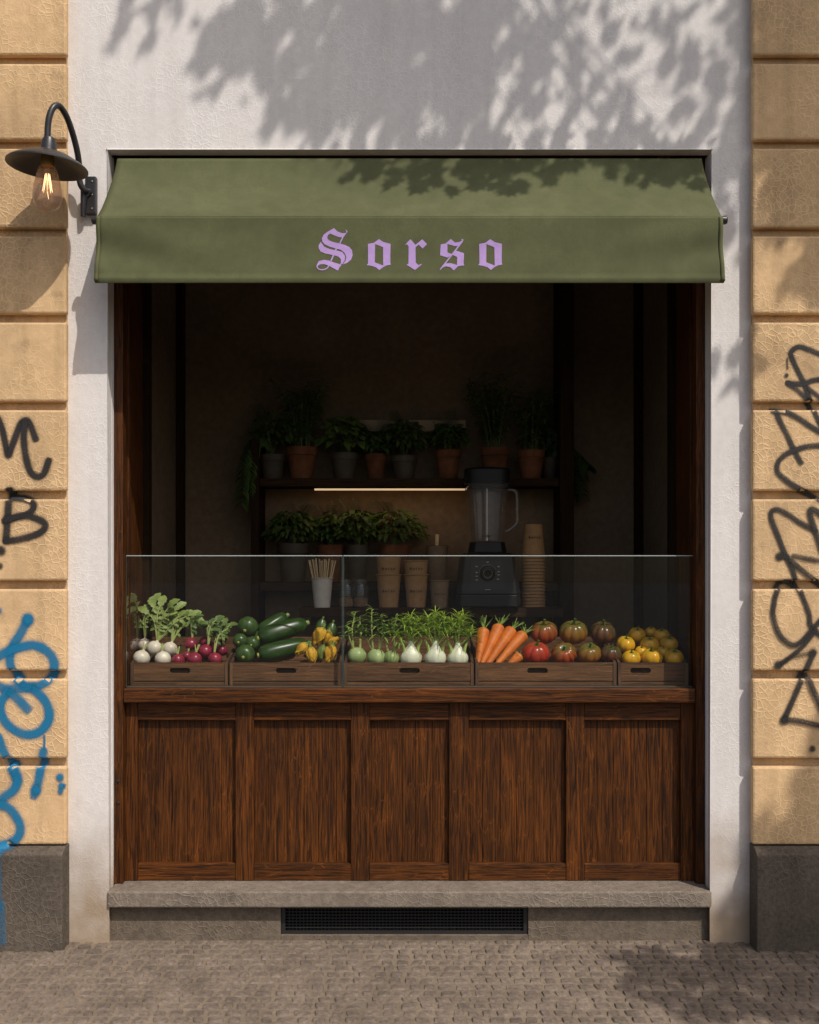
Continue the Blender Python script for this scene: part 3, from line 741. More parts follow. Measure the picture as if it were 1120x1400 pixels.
# lettering, traced from the sign
LO = [[(745, 210), (795, 243), (873, 262), (870, 380), (870, 470), (876, 492), (830, 500), (790, 520), (750, 553), (715, 522), (665, 505), (610, 497), (626, 480), (626, 360), (624, 262), (690, 250)],
      [(703, 264), (790, 298), (793, 503), (700, 465)]]
LR = [[(-52, 275), (10, 212), (66, 272), (140, 212), (192, 265), (143, 313), (100, 270), (66, 300), (68, 470), (98, 496), (130, 482), (134, 490), (60, 552), (2, 515), (-32, 492), (-12, 482), (-10, 292), (-28, 266)]]
LS = [[[(342, 268), (395, 258), (452, 208), (500, 248), (550, 240), (572, 224), (580, 236), (545, 288), (495, 285), (415, 262), (415, 355), (470, 375), (420, 412), (335, 388)]],
      [[(562, 205), (592, 215), (580, 245), (345, 545), (330, 551), (338, 533), (558, 250), (578, 222)]],
      [[(510, 335), (598, 365), (592, 480), (600, 500), (530, 510), (485, 558), (445, 520), (400, 510), (350, 530), (390, 478), (450, 475), (520, 495), (522, 405), (465, 380)]]]
ring = []
pth = spline([(92, 486, 0), (74, 498, 0), (70, 520, 0), (92, 545, 0), (140, 549, 0), (180, 530, 0), (198, 500, 0)], 4)
lft, rgt = [], []
for i, q in enumerate(pth):
    tt = (pth[min(i + 1, len(pth) - 1)] - pth[max(i - 1, 0)]).normalized()
    lft.append((q.x - tt.y * 6, q.y + tt.x * 6)); rgt.append((q.x + tt.y * 6, q.y - tt.x * 6))
CAP = [[[(252, 88), (180, 130), (140, 160), (120, 200), (125, 235), (150, 265), (200, 290), (270, 310), (330, 328), (370, 360), (388, 405), (380, 450), (345, 492), (400, 470), (440, 435), (457, 385), (450, 330), (420, 295), (370, 272), (320, 258), (240, 240), (195, 220), (178, 195), (185, 165), (210, 148), (300, 185), (352, 193), (402, 128), (380, 100), (388, 140), (345, 145), (290, 125)]],
       [[(108, 238), (85, 275), (85, 310), (105, 345), (150, 365), (240, 385), (300, 400), (328, 430), (330, 465), (322, 488), (345, 483), (372, 440), (374, 395), (345, 352), (290, 336), (200, 317), (145, 292)]],
       [[(62, 500), (85, 455), (140, 438), (200, 447), (260, 470), (340, 494), (312, 525), (297, 560), (200, 506), (150, 488), (105, 488), (85, 502)]],
       [lft + rgt[::-1]],
       [[(343, 188), (357, 190), (322, 258), (310, 253)]],
       [[(270, 310), (285, 318), (227, 454), (214, 447)]]]
def sub_edges(lp, step=30):
    out = []
    for i, a in enumerate(lp):
        b = lp[(i + 1) % len(lp)]; d = math.hypot(a[0] - b[0], a[1] - b[1]); n = max(1, int(d / step))
        out += [(a[0] + (b[0] - a[0]) * k / n, a[1] + (b[1] - a[1]) * k / n) for k in range(n)]
    return out
WORD = [('S', CAP, 425), ('o', [LO], 425), ('r', [LR], 560), ('s', LS, 560), ('o', [[[(a + 138, b) for a, b in lp] for lp in LO]], 560)]
# second o sits 138 crop units further on in the second crop, minus the shift between crops
WORD[4] = ('o', [[[(a + 140, b) for a, b in lp] for lp in LO]], 560)
for (ch, pieces, off) in WORD:
    mb = MB()
    for q, loops in enumerate(pieces):
        def place(u, v, d, q=q):
            px, py = off + u / 8.0, 300 + v / 8.0
            g = P(px, py, -.21); vv = (ZB - g.z) / (ZB - ZV)
            return (g.x, val_y(g.x, vv) - .0026 - .0002 * q + d, g.z)
        slab(mb, [sub_edges(lp) for lp in loops], place, .0014)
    mb.build('letter', 'letter', va, smooth=False)

# ------------------------------------------------------------------ wall lamp
LY = -.25
lc = P(65, 222, LY)
t = thing('wall_lamp', 'black gooseneck wall lamp with a shallow shade and a glowing bare bulb', 'wall lamp', P(122, 268, 0))
MB().box(X(118, -.01), X(133, -.01), -.030, -.0005, Z(294, -.01), Z(243, -.01)).build('mounting_plate', 'black', t, smooth=False, bevel=.004)
for (a, b) in ((126, 248), (126, 285), (126, 266)):
    mb = MB(); mb.lathe((X(a, -.03), -.0303, Z(b, -.03)), [(.0001, -.001), (.0045, -.001), (.004, .002), (.0001, .003)], 10, Matrix.Rotation(math.pi / 2, 4, 'X'))
    mb.build('screw', 'steel', t)
arm = [P(122, 262, -.022), P(117, 261, -.045), P(111, 254, -.058), P(108.5, 243, -.065), P(108.5, 227, -.08), P(105.5, 206, -.105), P(99, 181, -.14), P(90.5, 158, -.18), P(81, 145, -.215), P(73, 147, -.238), P(67.5, 160, -.249), P(65.5, 175, -.25), P(65, 192, -.25)]
MB().tube(spline(arm, 6), .0125, 14).build('gooseneck', 'black', t)
mb = MB(); mb.tube([P(114, 258, -.04), P(114, 296, -.03)], .011, 12); mb.tube([P(124, 262, -.03), P(116, 270, -.032), P(115, 290, -.032)], [.013, .012, .008], 12)
mb.build('bracket_foot', 'black', t)
T = Matrix.Rotation(math.radians(4.5), 4, 'Y')
zz = lambda py: Z(py, LY) - lc.z
r = lambda n: L(n, LY)
MB().lathe(lc, [(r(4.5), zz(187)), (r(8), zz(189)), (r(10.2), zz(195)), (r(11), zz(203)), (r(11.6), zz(206)), (r(8), zz(206.5))], 28, T).build('socket', 'black', t)
rim = [(r(10.5), zz(205.5)), (r(20), zz(208.5)), (r(34), zz(214.5)), (r(48), zz(222)), (r(53), zz(225.5)), (r(54.4), zz(227.2)), (r(54.4), zz(228.6)), (r(53.2), zz(228.4)), (r(47), zz(224)), (r(34), zz(217)), (r(20), zz(211.5)), (r(10.3), zz(208.5))]
MB().lathe(lc, rim, 56, T).build('lamp_shade', 'black', t)
MB().lathe(lc, [(r(9), zz(207)), (r(9.5), zz(222)), (r(8), zz(227)), (r(.1), zz(227))], 24).build('bulb_cap', 'brass', t)
bp = [(8, 226), (11, 229), (13, 234), (15.5, 243), (18.3, 254), (19.6, 262), (19.8, 269), (18.5, 276), (15, 282.5), (9.5, 287), (4, 289), (.01, 290)]
bu = MB().lathe(lc, [(r(a), zz(b)) for a, b in bp], 36).build('bulb', 'bulb', t)
mb = MB()
for k in range(8):
    a0 = 2 * math.pi * k / 8; a1 = a0 + math.pi / 8
    p0 = lc + Vector((math.cos(a0) * r(3.0), math.sin(a0) * r(3.0), zz(238))); p1 = lc + Vector((math.cos(a1) * r(6.5), math.sin(a1) * r(6.5), zz(262)))
    p2 = lc + Vector((math.cos(a0 + math.pi / 4) * r(3.0), math.sin(a0 + math.pi / 4) * r(3.0), zz(238)))
    mb.tube([p0, p1, p2], .0009, 5)
mb.tube([lc + Vector((0, 0, zz(262))), lc + Vector((r(1.5), 0, zz(272)))], .0010, 5)
mb.build('filament', 'filament', bu)

# ------------------------------------------------------------------ shelving at the back
t = thing('shelving_unit', 'dark timber shelving with three boards against the back wall', 'shelves', (0, 1.2, .28))
SY = 1.12
for (a, b, top) in ((343, 354, 601), (766, 785, None)):
    y0 = 1.10 if top else 1.09
    MB().box(X(a, y0), X(b, y0), y0, 1.355, .281, Z(top, y0) if top else 3.6).build('upright', 'dark_v', t, smooth=False, bevel=.003)
ux0, ux1 = X(354, 1.10) + .001, X(766, 1.09) - .001
ZS1 = Z(654, SY); ZS2 = Z(796, 1.15); ZS3 = Z(831, .95)
MB().box(ux0, ux1, SY, 1.355, Z(665, SY), ZS1).build('shelf_board', 'dark_h', t, smooth=False, bevel=.003)
MB().box(ux0, ux1, 1.15, 1.355, Z(808, 1.15), ZS2).build('shelf_board', 'dark_h', t, smooth=False, bevel=.003)
MB().box(X(409, .95), X(770, .95), .95, 1.149, Z(844, .95), ZS3).build('shelf_board', 'dark_h', t, smooth=False, bevel=.003)
for a in (430, 590, 750):
    mb = MB(); mb.box(X(a, 1.0) - .015, X(a, 1.0) + .015, .97, 1.355, Z(844, .95) - .04, Z(844, .95) - .0005)
    mb.build('bracket', 'dark_v', t, smooth=False)
t = thing('led_strip', 'thin warm light strip fixed under the upper plant shelf', 'light', P(533, 668, SY + .02))
y0 = SY + .015
MB().box(X(429, y0), X(637, y0), y0, y0 + .024, Z(667.5, y0), Z(665.2, y0) ).build('strip_housing', 'dark_h', t, smooth=False)
MB().box(X(430, y0), X(636, y0), y0 + .002, y0 + .022, Z(670.2, y0), Z(667.9, y0)).build('diffuser', 'led', t, smooth=False)
gl = bpy.data.lights.new('led_glow', 'AREA'); gl.shape = 'RECTANGLE'; gl.size = X(636, y0) - X(430, y0); gl.size_y = .02; gl.energy = .36; gl.color = (1.0, .62, .30)
go = bpy.data.objects.new('led_glow', gl); COL.objects.link(go); go.location = P(533, 671.5, y0 + .012); go.rotation_euler = (math.radians(28), 0, 0)
y0 = 1.29
tag(MB().box(X(490, y0), X(637, y0), y0, 1.359, Z(590, y0), Z(574, y0)).build('wall_ledge', 'ledge', None, P(563, 590, 1.3), smooth=False, bevel=.003),
    'short pale wall ledge half hidden behind the shelf plants', 'ledge')

# ------------------------------------------------------------------ plants
def potted(px, base, w, top, kind, y, mat, label, hgt=40, spread=24, seed=0, trail=0):
    """px centre, base/top of the pot in photo rows, w pot width"""
    rng = random.Random(seed * 13 + 5)
    z0 = {1: ZS1, 2: ZS2, 3: ZS3}[base] + .0008
    c = Vector((X(px, y), y, z0)); rt = L(w / 2, y); ph = Z(top, y) - z0
    t = thing('potted_plant', label, 'potted plant', c, 'herbs in pots on the back shelves')
    rb = rt * .72
    pot = MB().lathe(c, [(.0001, 0), (rb, 0), (rt * .92, ph * .74), (rt * 1.0, ph * .75), (rt * 1.02, ph), (rt * .90, ph), (rt * .86, ph * .8)], 22).build('pot', mat, t)
    MB().lathe(c, [(rt * .88, ph * .82), (.0001, ph * .86)], 16).build('soil', 'soil', pot)
    st, lf = MB(), MB()
    o = c + Vector((0, 0, ph * .84)); hh = L(hgt * 1.12, y); sp = L(spread * 1.15, y)
    if kind == 'tall':
        for k in range(17):
            a = rng.random() * 6.28; lean = rng.uniform(.15, 1) * sp
            tip = o + Vector((math.cos(a) * lean, min(.06, math.sin(a) * lean * .5), hh * rng.uniform(.62, 1.0)))
            mid = o.lerp(tip, .5) + Vector((0, 0, hh * .06))
            pts = spline([o + Vector((math.cos(a) * rt * .4, math.sin(a) * rt * .4, 0)), mid, tip], 7)
            st.tube(pts, [.0042 * (1 - .6 * i / (len(pts) - 1)) for i in range(len(pts))], 5)
            for i in range(3, len(pts)):
                for q in range(4):
                    b = rng.random() * 6.28
                    lf.leaf(pts[i], (math.cos(b), math.sin(b) * .8, rng.uniform(.1, .8)), (0, 0, 1), rng.uniform(.035, .08), rng.uniform(.008, .015), rng.uniform(.3, .9))
    else:
        nl = (300 if base == 1 else 240) if kind == 'bush' else 120; small = .74 if base == 1 else .9
        for k in range(7):
            a = rng.random() * 6.28
            st.tube(spline([o, o + Vector((math.cos(a) * sp * .3, math.sin(a) * sp * .2, hh * .45)), o + Vector((math.cos(a) * sp * .75, math.sin(a) * min(sp, .08) * .6, hh * rng.uniform(.6, .95)))], 4), .0025, 5)
        for k in range(nl):
            a = rng.random() * 6.28; q = rng.random() ** .45; e = rng.uniform(-.35, 1)
            p = o + Vector((math.cos(a) * sp * q * (1 - .45 * max(0, e)), max(-.12, min(.10, math.sin(a) * sp * q * .8)), hh * (.42 + .5 * e * (1 - .3 * q))))
            p.z = max(p.z, z0 + ph * .5)
            d = Vector((math.cos(a), math.sin(a) - .35, rng.uniform(-.6, .5)))
            big = kind == 'round'
            ln = rng.uniform(.045, .062) if big else rng.uniform(.036, .064) * small
            lf.leaf(p, d, (0, -.4, 1), ln, ln * (.85 if big else .48), rng.uniform(.2, .7), shape=[.25, .95, 1, .65, .05])
        if kind == 'bush':
            for k in range(4):
                a = rng.uniform(.3, 2.8); b = o + Vector((math.cos(a) * sp * .4, -.02, hh * .75)); tip = b + Vector((math.cos(a) * .05, 0, L(rng.uniform(14, 26), y)))
                pts = spline([b, b.lerp(tip, .5) + Vector((.004, 0, .0)), tip], 5); st.tube(pts, .0018, 4)
                for i in range(2, len(pts)):
                    for s_ in (-1, 1): lf.leaf(pts[i], (s_, -.2, .35), (0, 0, 1), .034, .012, .7)
    if trail:
        for k in range(5):
            e = Vector((trail * L(rng.uniform(26, 52), y), -rng.uniform(.03, .12), -L(rng.uniform(5, 62), y)))
            pts = spline([o, o + Vector((trail * L(18, y), -.05, hh * .4)), o + Vector((e.x * .9, e.y, -.01)), o + e], 7)
            st.tube(pts, .002, 4)
            for i in range(4, len(pts)):
                for s_ in (-1, 1):
                    lf.leaf(pts[i], (s_ * .8 + trail * .3, -.4, -.5), (0, -.3, 1), rng.uniform(.045, .07), .032, .4, shape=[.3, 1, .9, .55, .03])
    st.build('stems', 'herbstem', t)
    lf.build('foliage', 'herb' if kind == 'bush' else 'herb2', t)
PY = 1.21
potted(373, 1, 36, 622, 'bush', PY, 'zinc', 'leftmost shelf plant, bushy with stems trailing over the shelf end', 66, 34, 1, -1)
potted(413, 1, 41, 612, 'tall', PY - .02, 'terracotta', 'tall thin stemmed herb in terracotta, second from the left on the upper shelf', 92, 40, 2)
potted(471, 1, 38, 620, 'round', PY, 'zinc', 'round leaved pale herb in a zinc pot on the upper shelf', 58, 27, 3)
potted(514, 1, 29, 621, 'bush', PY + .02, 'terracotta', 'small low herb in the smallest pot of the upper shelf', 36, 18, 4)
potted(553, 1, 36, 624, 'bush', PY, 'zinc', 'bushy herb with one upright shoot at the middle of the upper shelf', 56, 27, 5)
potted(613, 1, 35, 616, 'bush', PY, 'terracotta', 'feathery herb in terracotta just left of the blender lid', 46, 24, 6)
potted(677, 1, 40, 613, 'tall', PY, 'terracotta', 'largest tall herb, standing in terracotta above the blender', 98, 50, 7)
potted(726, 1, 38, 616, 'tall', PY - .02, 'terracotta', 'tall herb in terracotta at the right end of the upper shelf', 82, 32, 8)
potted(752, 1, 26, 626, 'bush', PY + .06, 'zinc', 'dark plant trailing beside the right hand shelf upright', 48, 20, 9, 1)
PY = 1.24
potted(401, 2, 44, 743, 'bush', PY, 'zinc', 'basil in a wide pot at the left end of the lower shelf', 54, 31, 11)
potted(452, 2, 34, 745, 'bush', PY + .02, 'terracotta', 'basil in a dark pot behind the wooden straws', 52, 26, 12)
potted(489, 2, 32, 745, 'bush', PY, 'zinc', 'basil on the lower shelf behind the joint of the glass screen', 58, 30, 13)
potted(540, 2, 42, 745, 'bush', PY - .01, 'terracotta', 'basil with arching shoots in a pot behind the kraft cups', 58, 38, 14)

# ------------------------------------------------------------------ things on the back counter
def word_on(mb, cx, cz, w, rad, cy):
    """the shop word wrapped onto a cup of radius rad: each stroke a thin raised outline"""
    sc = w / 265.0
    for (ch, pieces, off) in WORD:
        for q, loops in enumerate(pieces):
            lps = [sub_edges([(off + u / 8.0, 300 + v / 8.0) for u, v in lp], 6) for lp in loops]
            def place(u, v, d):
                dx = (u - 563) * sc; a = dx / rad
                rr_ = rad + .0006 + .0001 * q - d
                return (cx + math.sin(a) * rr_, cy - math.cos(a) * rr_, cz - (v - 338) * sc)
            slab(mb, lps, place, .0003)
def cup(px, y, z, h, rt, rb, mat, label, group, inverted=False, name='paper_cup', word=False, cat='paper cup'):
    c = Vector((X(px, y), y, z))
    t = thing(name, label, cat, c, group)
    pr_ = [(.0001, .003), (rb * .94, .003), (rb, 0), (rt, h * .965), (rt * 1.07, h * .967), (rt * 1.09, h * .985), (rt * 1.03, h), (rt * .97, h), (rb * .95, .01), (.0001, .01)]
    if inverted: pr_ = [(r_, h - q) for r_, q in pr_][::-1]
    b = MB().lathe(c, pr_, 30).build('cup_wall', mat, t)
    if word:
        mb = MB(); f = .42
        rm = (rt + (rb - rt) * .42) if inverted else (rb + (rt - rb) * .5)
        word_on(mb, c.x, c.z + h * (.58 if inverted else .5), rm * 1.25, rm + .002, c.y)
        mb.build('print', 'ink', b, smooth=False)
    return t
CYB = 1.02
zs = ZS3 + .0008
def cuppx(px, y, top, wt, wb, bot, **k):
    z = Z(bot, y); return cup(px, y, z, Z(top, y) - z, L(wt / 2, y), L(wb / 2, y), **k)
hb = Z(785, CYB) - zs                                  # a lower kraft cup
for (px, w, top2, side) in ((531.5, 34, 759, 'left'), (569, 33, 766, 'right')):
    r0 = L(w / 2, CYB)
    cup(px, CYB, zs, hb, r0 * .98, r0 * .76, 'kraft', 'lower cup of the %s kraft cup pair beside the blender' % side, 'kraft cups standing in two pairs', word=True)
    h2 = hb * .98; z2 = Z(top2, CYB) - h2
    cup(px, CYB, z2, h2, r0 * 1.0, r0 * .76, 'kraft', 'upper cup nested in the %s kraft pair beside the blender' % side, 'kraft cups standing in two pairs', word=False)
    mb = MB(); word_on(mb, X(px, CYB), Z(777, CYB), r0 * 1.15, r0 * .97, CYB)
    o = mb.build('print', 'ink', None, (X(px, CYB), CYB, z2), smooth=False)
    cupo = [q for q in COL.objects if q.name.startswith('paper_cup') and q.parent is None][-1]
    o.parent = [ch for ch in cupo.children if ch.name.startswith('cup_wall')][0]; o.location = (0, 0, 0)
cup(601, CYB, zs, Z(793, CYB) - zs, L(13.5, CYB), L(11, CYB), 'kraft_dark', 'short brown tub with a dark printed word, just left of the blender', None, name='paper_tub', word=True, cat='tub')
# nested tower of upturned cups
rt, rb, hc = L(15.6, CYB), L(12.2, CYB), L(42, CYB)
n = 16; step = (Z(759, CYB) - zs) / n
first = None
for k in range(n + 1):
    if k == n:
        cup(729.5, CYB, zs + k * step, hc, rt, rb, 'kraft', 'topmost upturned kraft cup of the tall nested stack', 'upturned kraft cups nested in one stack', True, word=True)
    elif first is None:
        first = cup(729.5, CYB, zs, hc, rt * 1.0, rb, 'kraft', 'upturned kraft cup within the nested stack right of the blender', 'upturned kraft cups nested in one stack', True)
    else:
        o = copy_tree(first); o.location.z = zs + k * step; o.rotation_euler.z = k * 1.3
# white cup of straws
wc = cuppx(440.5, .99, 791, 29, 22, 831.6, mat='paper', label='white paper cup holding the bundle of wooden straws', group=None)
wc.location.z = zs
c = Vector((X(440.5, .99), .99, zs)); rg = random.Random(21); proto = None
for k in range(18):
    q = k / 17 - .5; a = rg.uniform(-1, 1)
    ft = c + Vector((q * .04, a * .022, .03)); tip = Vector((X(440.5 + q * 36 + rg.uniform(-1, 1), .99), .99 + a * .034, Z(764 + rg.uniform(-1, 3), .99)))
    d = tip - ft
    if proto is None:
        proto = tag(MB().tube([(0, 0, 0), (0, 0, 1)], .0036, 8).build('wooden_straw', 'straw', None, (0, 0, 0)), 'thin wooden straw standing in the white paper cup', 'straw', 'wooden straws in the white cup'); o = proto
    else: o = proto.copy(); COL.objects.link(o)
    o.location = ft; o.rotation_mode = 'QUATERNION'; o.rotation_quaternion = Vector((0, 0, 1)).rotation_difference(d); o.scale = (1, 1, d.length)
# spice jars
for (px, lab) in ((474, 'spice jar with a clear lid directly beside the white straw cup'), (493, 'spice jar with a clear lid next to the kraft cups')):
    y = 1.03; c = Vector((X(px, y), y, zs)); r = L(11, y); h = Z(799, y) - zs
    t = thing('glass_jar', lab, 'jar', c, 'small glass jars of spice')
    MB().lathe(c, [(.0001, .002), (r * .95, .002), (r, .008), (r, h * .86), (r * .84, h), (r * .8, h)], 26).build('jar_body', 'jar', t)
    MB().lathe(c, [(.0001, .004), (r * .93, .004), (r * .93, h * .36), (r * .3, h * .42), (.0001, h * .39)], 20).build('contents', 'grain', t)
    MB().lathe(c, [(r * .88, h + .0005), (r * .9, h * 1.22), (r * .82, h * 1.26), (.0001, h * 1.26)], 24).build('lid', 'jar', t)
y = 1.24; c = Vector((X(598, y), y, ZS2 + .0008)); r = L(15, y); h = Z(746, y) - c.z
t = thing('glass_pot', 'dark tinted glass pot with a wooden handle standing behind the kraft cups', 'pot', c)
MB().lathe(c, [(.0001, .002), (r * .8, .002), (r * .84, .01), (r, h), (r * 1.03, h), (r * .96, h - .003), (r * .8, .012), (.0001, .012)], 24).build('pot_wall', 'kraft_dark', t)
MB().tube([c + Vector((-.01, -.01, .02)), c + Vector((.0, -.01, h + .06))], .011, 10).build('wooden_handle', 'straw', t)

# blender
y = 1.03
bc = Vector((X(666, y), y, zs)); q = lambda n_: L(n_, y); hz = lambda py: Z(py, y) - zs
t = thing('blender', 'black kitchen blender with a clear jug on the back counter', 'blender', bc)
def rbox(mb, w0, d0, z0, w1, d1, z1, ch=.18, c=bc):
    vs = []
    for (w, d, z) in ((w0, d0, z0), (w1, d1, z1)):
        k = ch * min(w, d)
        for (a, b) in ((-w + k, -d), (w - k, -d), (w, -d + k), (w, d - k), (w - k, d), (-w + k, d), (-w, d - k), (-w, -d + k)):
            vs.append((c.x + a, c.y + b, c.z + z))
    fs = [tuple(range(8))[::-1], tuple(range(8, 16))] + [(i, (i + 1) % 8, (i + 1) % 8 + 8, i + 8) for i in range(8)]
    return mb.add(vs, fs)
mb = MB(); rbox(mb, q(43), .12, .004, q(43), .12, hz(812)); rbox(mb, q(43), .12, hz(812) + .0002, q(36), .10, hz(759)); rbox(mb, q(34), .098, hz(759) + .0002, q(31), .09, hz(756))
mb.build('motor_base', 'plastic', t, smooth=False, bevel=.006)
mb = MB()
for s_ in (-1, 1): mb.box(bc.x + s_ * q(34), bc.x + s_ * q(26), y - .11, y + .08, zs, zs + .0035)
mb.build('foot', 'plastic', t, smooth=False)
def slant(px, py, lift):
    z = hz(py); f = (z - hz(812)) / (hz(759) - hz(812)); return Vector((X(px, y - .12), y - .12 + .02 * max(0, min(1, f)) - lift, zs + z * .995))
mb = MB(); cs = [slant(642, 806, .0012), slant(691, 806, .0012), slant(687, 766, .0012), slant(645, 766, .0012)]
mb.add(cs + [p + Vector((0, .003, 0)) for p in cs], [(0, 1, 2, 3), (7, 6, 5, 4), (0, 4, 5, 1), (1, 5, 6, 2), (2, 6, 7, 3), (3, 7, 4, 0)])
pan = mb.build('control_panel', 'plastic2', t, smooth=False)
T = Matrix.Rotation(math.pi / 2 + .18, 4, 'X')
MB().lathe(slant(667, 783, .002), [(q(10.5), 0), (q(10), .012), (q(8), .015), (q(7), .013), (.0001, .013)], 30, T).build('dial', 'plastic', t)
mb = MB(); mb.lathe(slant(667, 783, .0025), [(q(10.8), 0), (q(11.5), .002), (q(11.8), .0)], 30, T)
mb.lathe(slant(667, 783, .0135), [(q(5.4), .0015), (q(5.8), .0025), (q(6.2), .0015)], 24, T)
for (a, b) in ((652, 774), (652, 782), (652, 787), (652, 792), (682, 774), (682, 781), (682, 785), (681, 791), (667, 768)):
    p = slant(a, b, .0022); mb.box(p.x - .006, p.x + .006, p.y - .0008, p.y, p.z - .0028, p.z + .0028)
p = slant(667, 805, .0022); mb.box(p.x - .014, p.x + .014, p.y - .0008, p.y, p.z - .002, p.z + .002)
mb.build('panel_marks', 'print', pan, smooth=False)
mb = MB(); rbox(mb, q(25.5), .085, hz(755.5), q(23), .08, hz(741), .3); mb.build('collar', 'plastic', t, smooth=False, bevel=.004)
jar = MB()
def ring(py, w, d):
    out = []
    for k in range(32):
        a = 2 * math.pi * k / 32; ca, sa = math.cos(a), math.sin(a); e = .62
        out.append((bc.x + math.copysign(abs(ca) ** e, ca) * q(w), bc.y + math.copysign(abs(sa) ** e, sa) * d, zs + hz(py)))
    return out
rows = [(740, 22, .075), (735, 22.5, .078), (700, 26, .09), (668, 29, .098), (655, 30, .10)]
vs, fs = [], []
for rw in rows: vs += ring(*rw)
for i in range(len(rows) - 1):
    for k in range(32): fs.append((i * 32 + k, i * 32 + (k + 1) % 32, (i + 1) * 32 + (k + 1) % 32, (i + 1) * 32 + k))
fs.append(tuple(range(32))[::-1])
j = jar.add(vs, fs).build('jug', 'blender_jar', t)
mb = MB(); mb.box(bc.x - .0035, bc.x + .0035, y - .0035, y + .0035, zs + hz(739), zs + hz(668)); mb.lathe(Vector((bc.x, y, zs + hz(739))), [(q(3.5), 0), (q(3), .02), (q(1), .03), (.0001, .03)], 14)
for k in range(4):
    a = k * math.pi / 2 + .4; mb.leaf((bc.x, y, zs + hz(735)), (math.cos(a), math.sin(a), .35), (0, 0, 1), .045, .014, .1)
mb.build('blade', 'steel', j)
mb = MB()
vs = ring(662, 30.6, .104) + ring(643.5, 31.2, .106) + ring(641.5, 30, .10) + ring(640, 22, .075)
fs = [(i * 32 + k, i * 32 + (k + 1) % 32, (i + 1) * 32 + (k + 1) % 32, (i + 1) * 32 + k) for i in range(3) for k in range(32)] + [tuple(range(96, 128)), tuple(range(32))[::-1]]
mb.add(vs, fs).build('lid', 'plastic', t, smooth=True, angle=30)
hp = spline([P(694, 670, y), P(704, 671, y), P(707, 680, y), P(707, 700, y), P(707, 714, y), P(701, 721, y), P(691, 727, y)], 6)
MB().tube(hp, q(3.0), 12).build('handle', 'jar', t)

# ------------------------------------------------------------------ crates
CRY0, CRY1 = .205, .56
def stadium(cx, cz, hw, hh, n=8):
    out = []
    for s_, a0 in ((1, -90), (-1, 90)):
        for k in range(n + 1):
            a = math.radians(a0 + 180 * k / n); out.append((cx + s_ * (hw - hh) + math.cos(a) * hh, cz + math.sin(a) * hh))
    return out
def crate(a, b, label, hole):
    x0, x1 = X(a, CRY0), X(b, CRY0); z0 = CT + .0006; zf = Z(906, CRY0); zm = Z(930.5, CRY0)
    rise = .085
    t = thing('wooden_crate', label, 'crate', ((x0 + x1) / 2, .38, z0), 'wooden produce crates on the counter')
    hx = X(hole, CRY0)
    mb = MB()
    slab(mb, [[(x0, zm), (x1, zm), (x1, zf), (x0, zf)], stadium(hx, (zf + zm) / 2 + .004, L(14, CRY0), .0115)], lambda u, v, d: (u, CRY0 + d, v), .012)
    mb.build('front_board', 'crate', t, smooth=False, bevel=.0015)
    MB().box(hx - L(20, CRY0), hx + L(20, CRY0), CRY0 + .0125, CRY0 + .0135, zm, zf - .006).build('hole_shade_board', 'dark_h', t, smooth=False)  # dark board added so the handle hole reads as shaded
    MB().box(x0 + .001, x1 - .001, CRY0 + .001, CRY0 + .0122, z0, zm - .0055).build('lower_slat', 'crate', t, smooth=False, bevel=.0015)
    for x in (x0 + .0004, x1 - .0144):
        MB().box(x, x + .014, CRY0 - .004, CRY0 - .0004, z0, zf - .002).build('corner_batten', 'crate_z', t, smooth=False, bevel=.001)
    for x in (x0, x1 - .012):
        mb = MB(); ys = (CRY0 + .0135, CRY1)
        vs = [(xx, yy, zz_) for xx in (x, x + .012) for (yy, zz_) in ((ys[0], z0), (ys[1], z0), (ys[1], zf + rise), (ys[0], zf + .004))]
        mb.add(vs, [(0, 1, 2, 3), (7, 6, 5, 4), (0, 4, 5, 1), (1, 5, 6, 2), (2, 6, 7, 3), (3, 7, 4, 0)])
        mb.build('side_board', 'crate_y', t, smooth=False, bevel=.0015)
    MB().box(x0, x1, CRY1 + .0004, CRY1 + .012, z0, zf + rise).build('back_board', 'crate', t, smooth=False, bevel=.0015)
    vs = [(xx, yy, zz_) for xx in (x0 + .0125, x1 - .0125) for (yy, zz_) in ((CRY0 + .0142, z0 + .012), (CRY1 - .001, z0 + .095), (CRY1 - .001, z0 + .105), (CRY0 + .0142, z0 + .022))]
    MB().add(vs, [(0, 1, 2, 3), (7, 6, 5, 4), (0, 4, 5, 1), (1, 5, 6, 2), (2, 6, 7, 3), (3, 7, 4, 0)]).build('sloping_base', 'crate', t, smooth=False)
    return t
crate(178.5, 312, 'leftmost wooden crate, filled with white turnips and red radishes', 246)
crate(314, 467, 'wooden crate of green courgettes and yellow squash blossoms', 391)
crate(470.5, 648, 'widest wooden crate, holding kohlrabi and fennel with green fronds', 560)
crate(650, 843, 'wooden crate of carrots and striped heirloom tomatoes', 735)
crate(845, 941, 'smallest wooden crate at the right end, full of yellow tomatoes', 876)

# ------------------------------------------------------------------ produce
Y1, Y2, Y3 = .265, .335, .42
def aim(d):
    return Vector((0, 0, 1)).rotation_difference(Vector(d).normalized()).to_matrix().to_4x4()
BALL = [(math.sin(math.pi * i / 14), -math.cos(math.pi * i / 14)) for i in range(15)]
def ball(r, sq=1.0, pinch=0.0):
    out = []
    for i, (a, b) in enumerate(BALL):
        dimple = 1 - pinch * math.exp(-(a / .35) ** 2) * (1 if b > 0 else .4)
        out.append((max(.0001, a * r), b * r * sq * dimple))
    return out

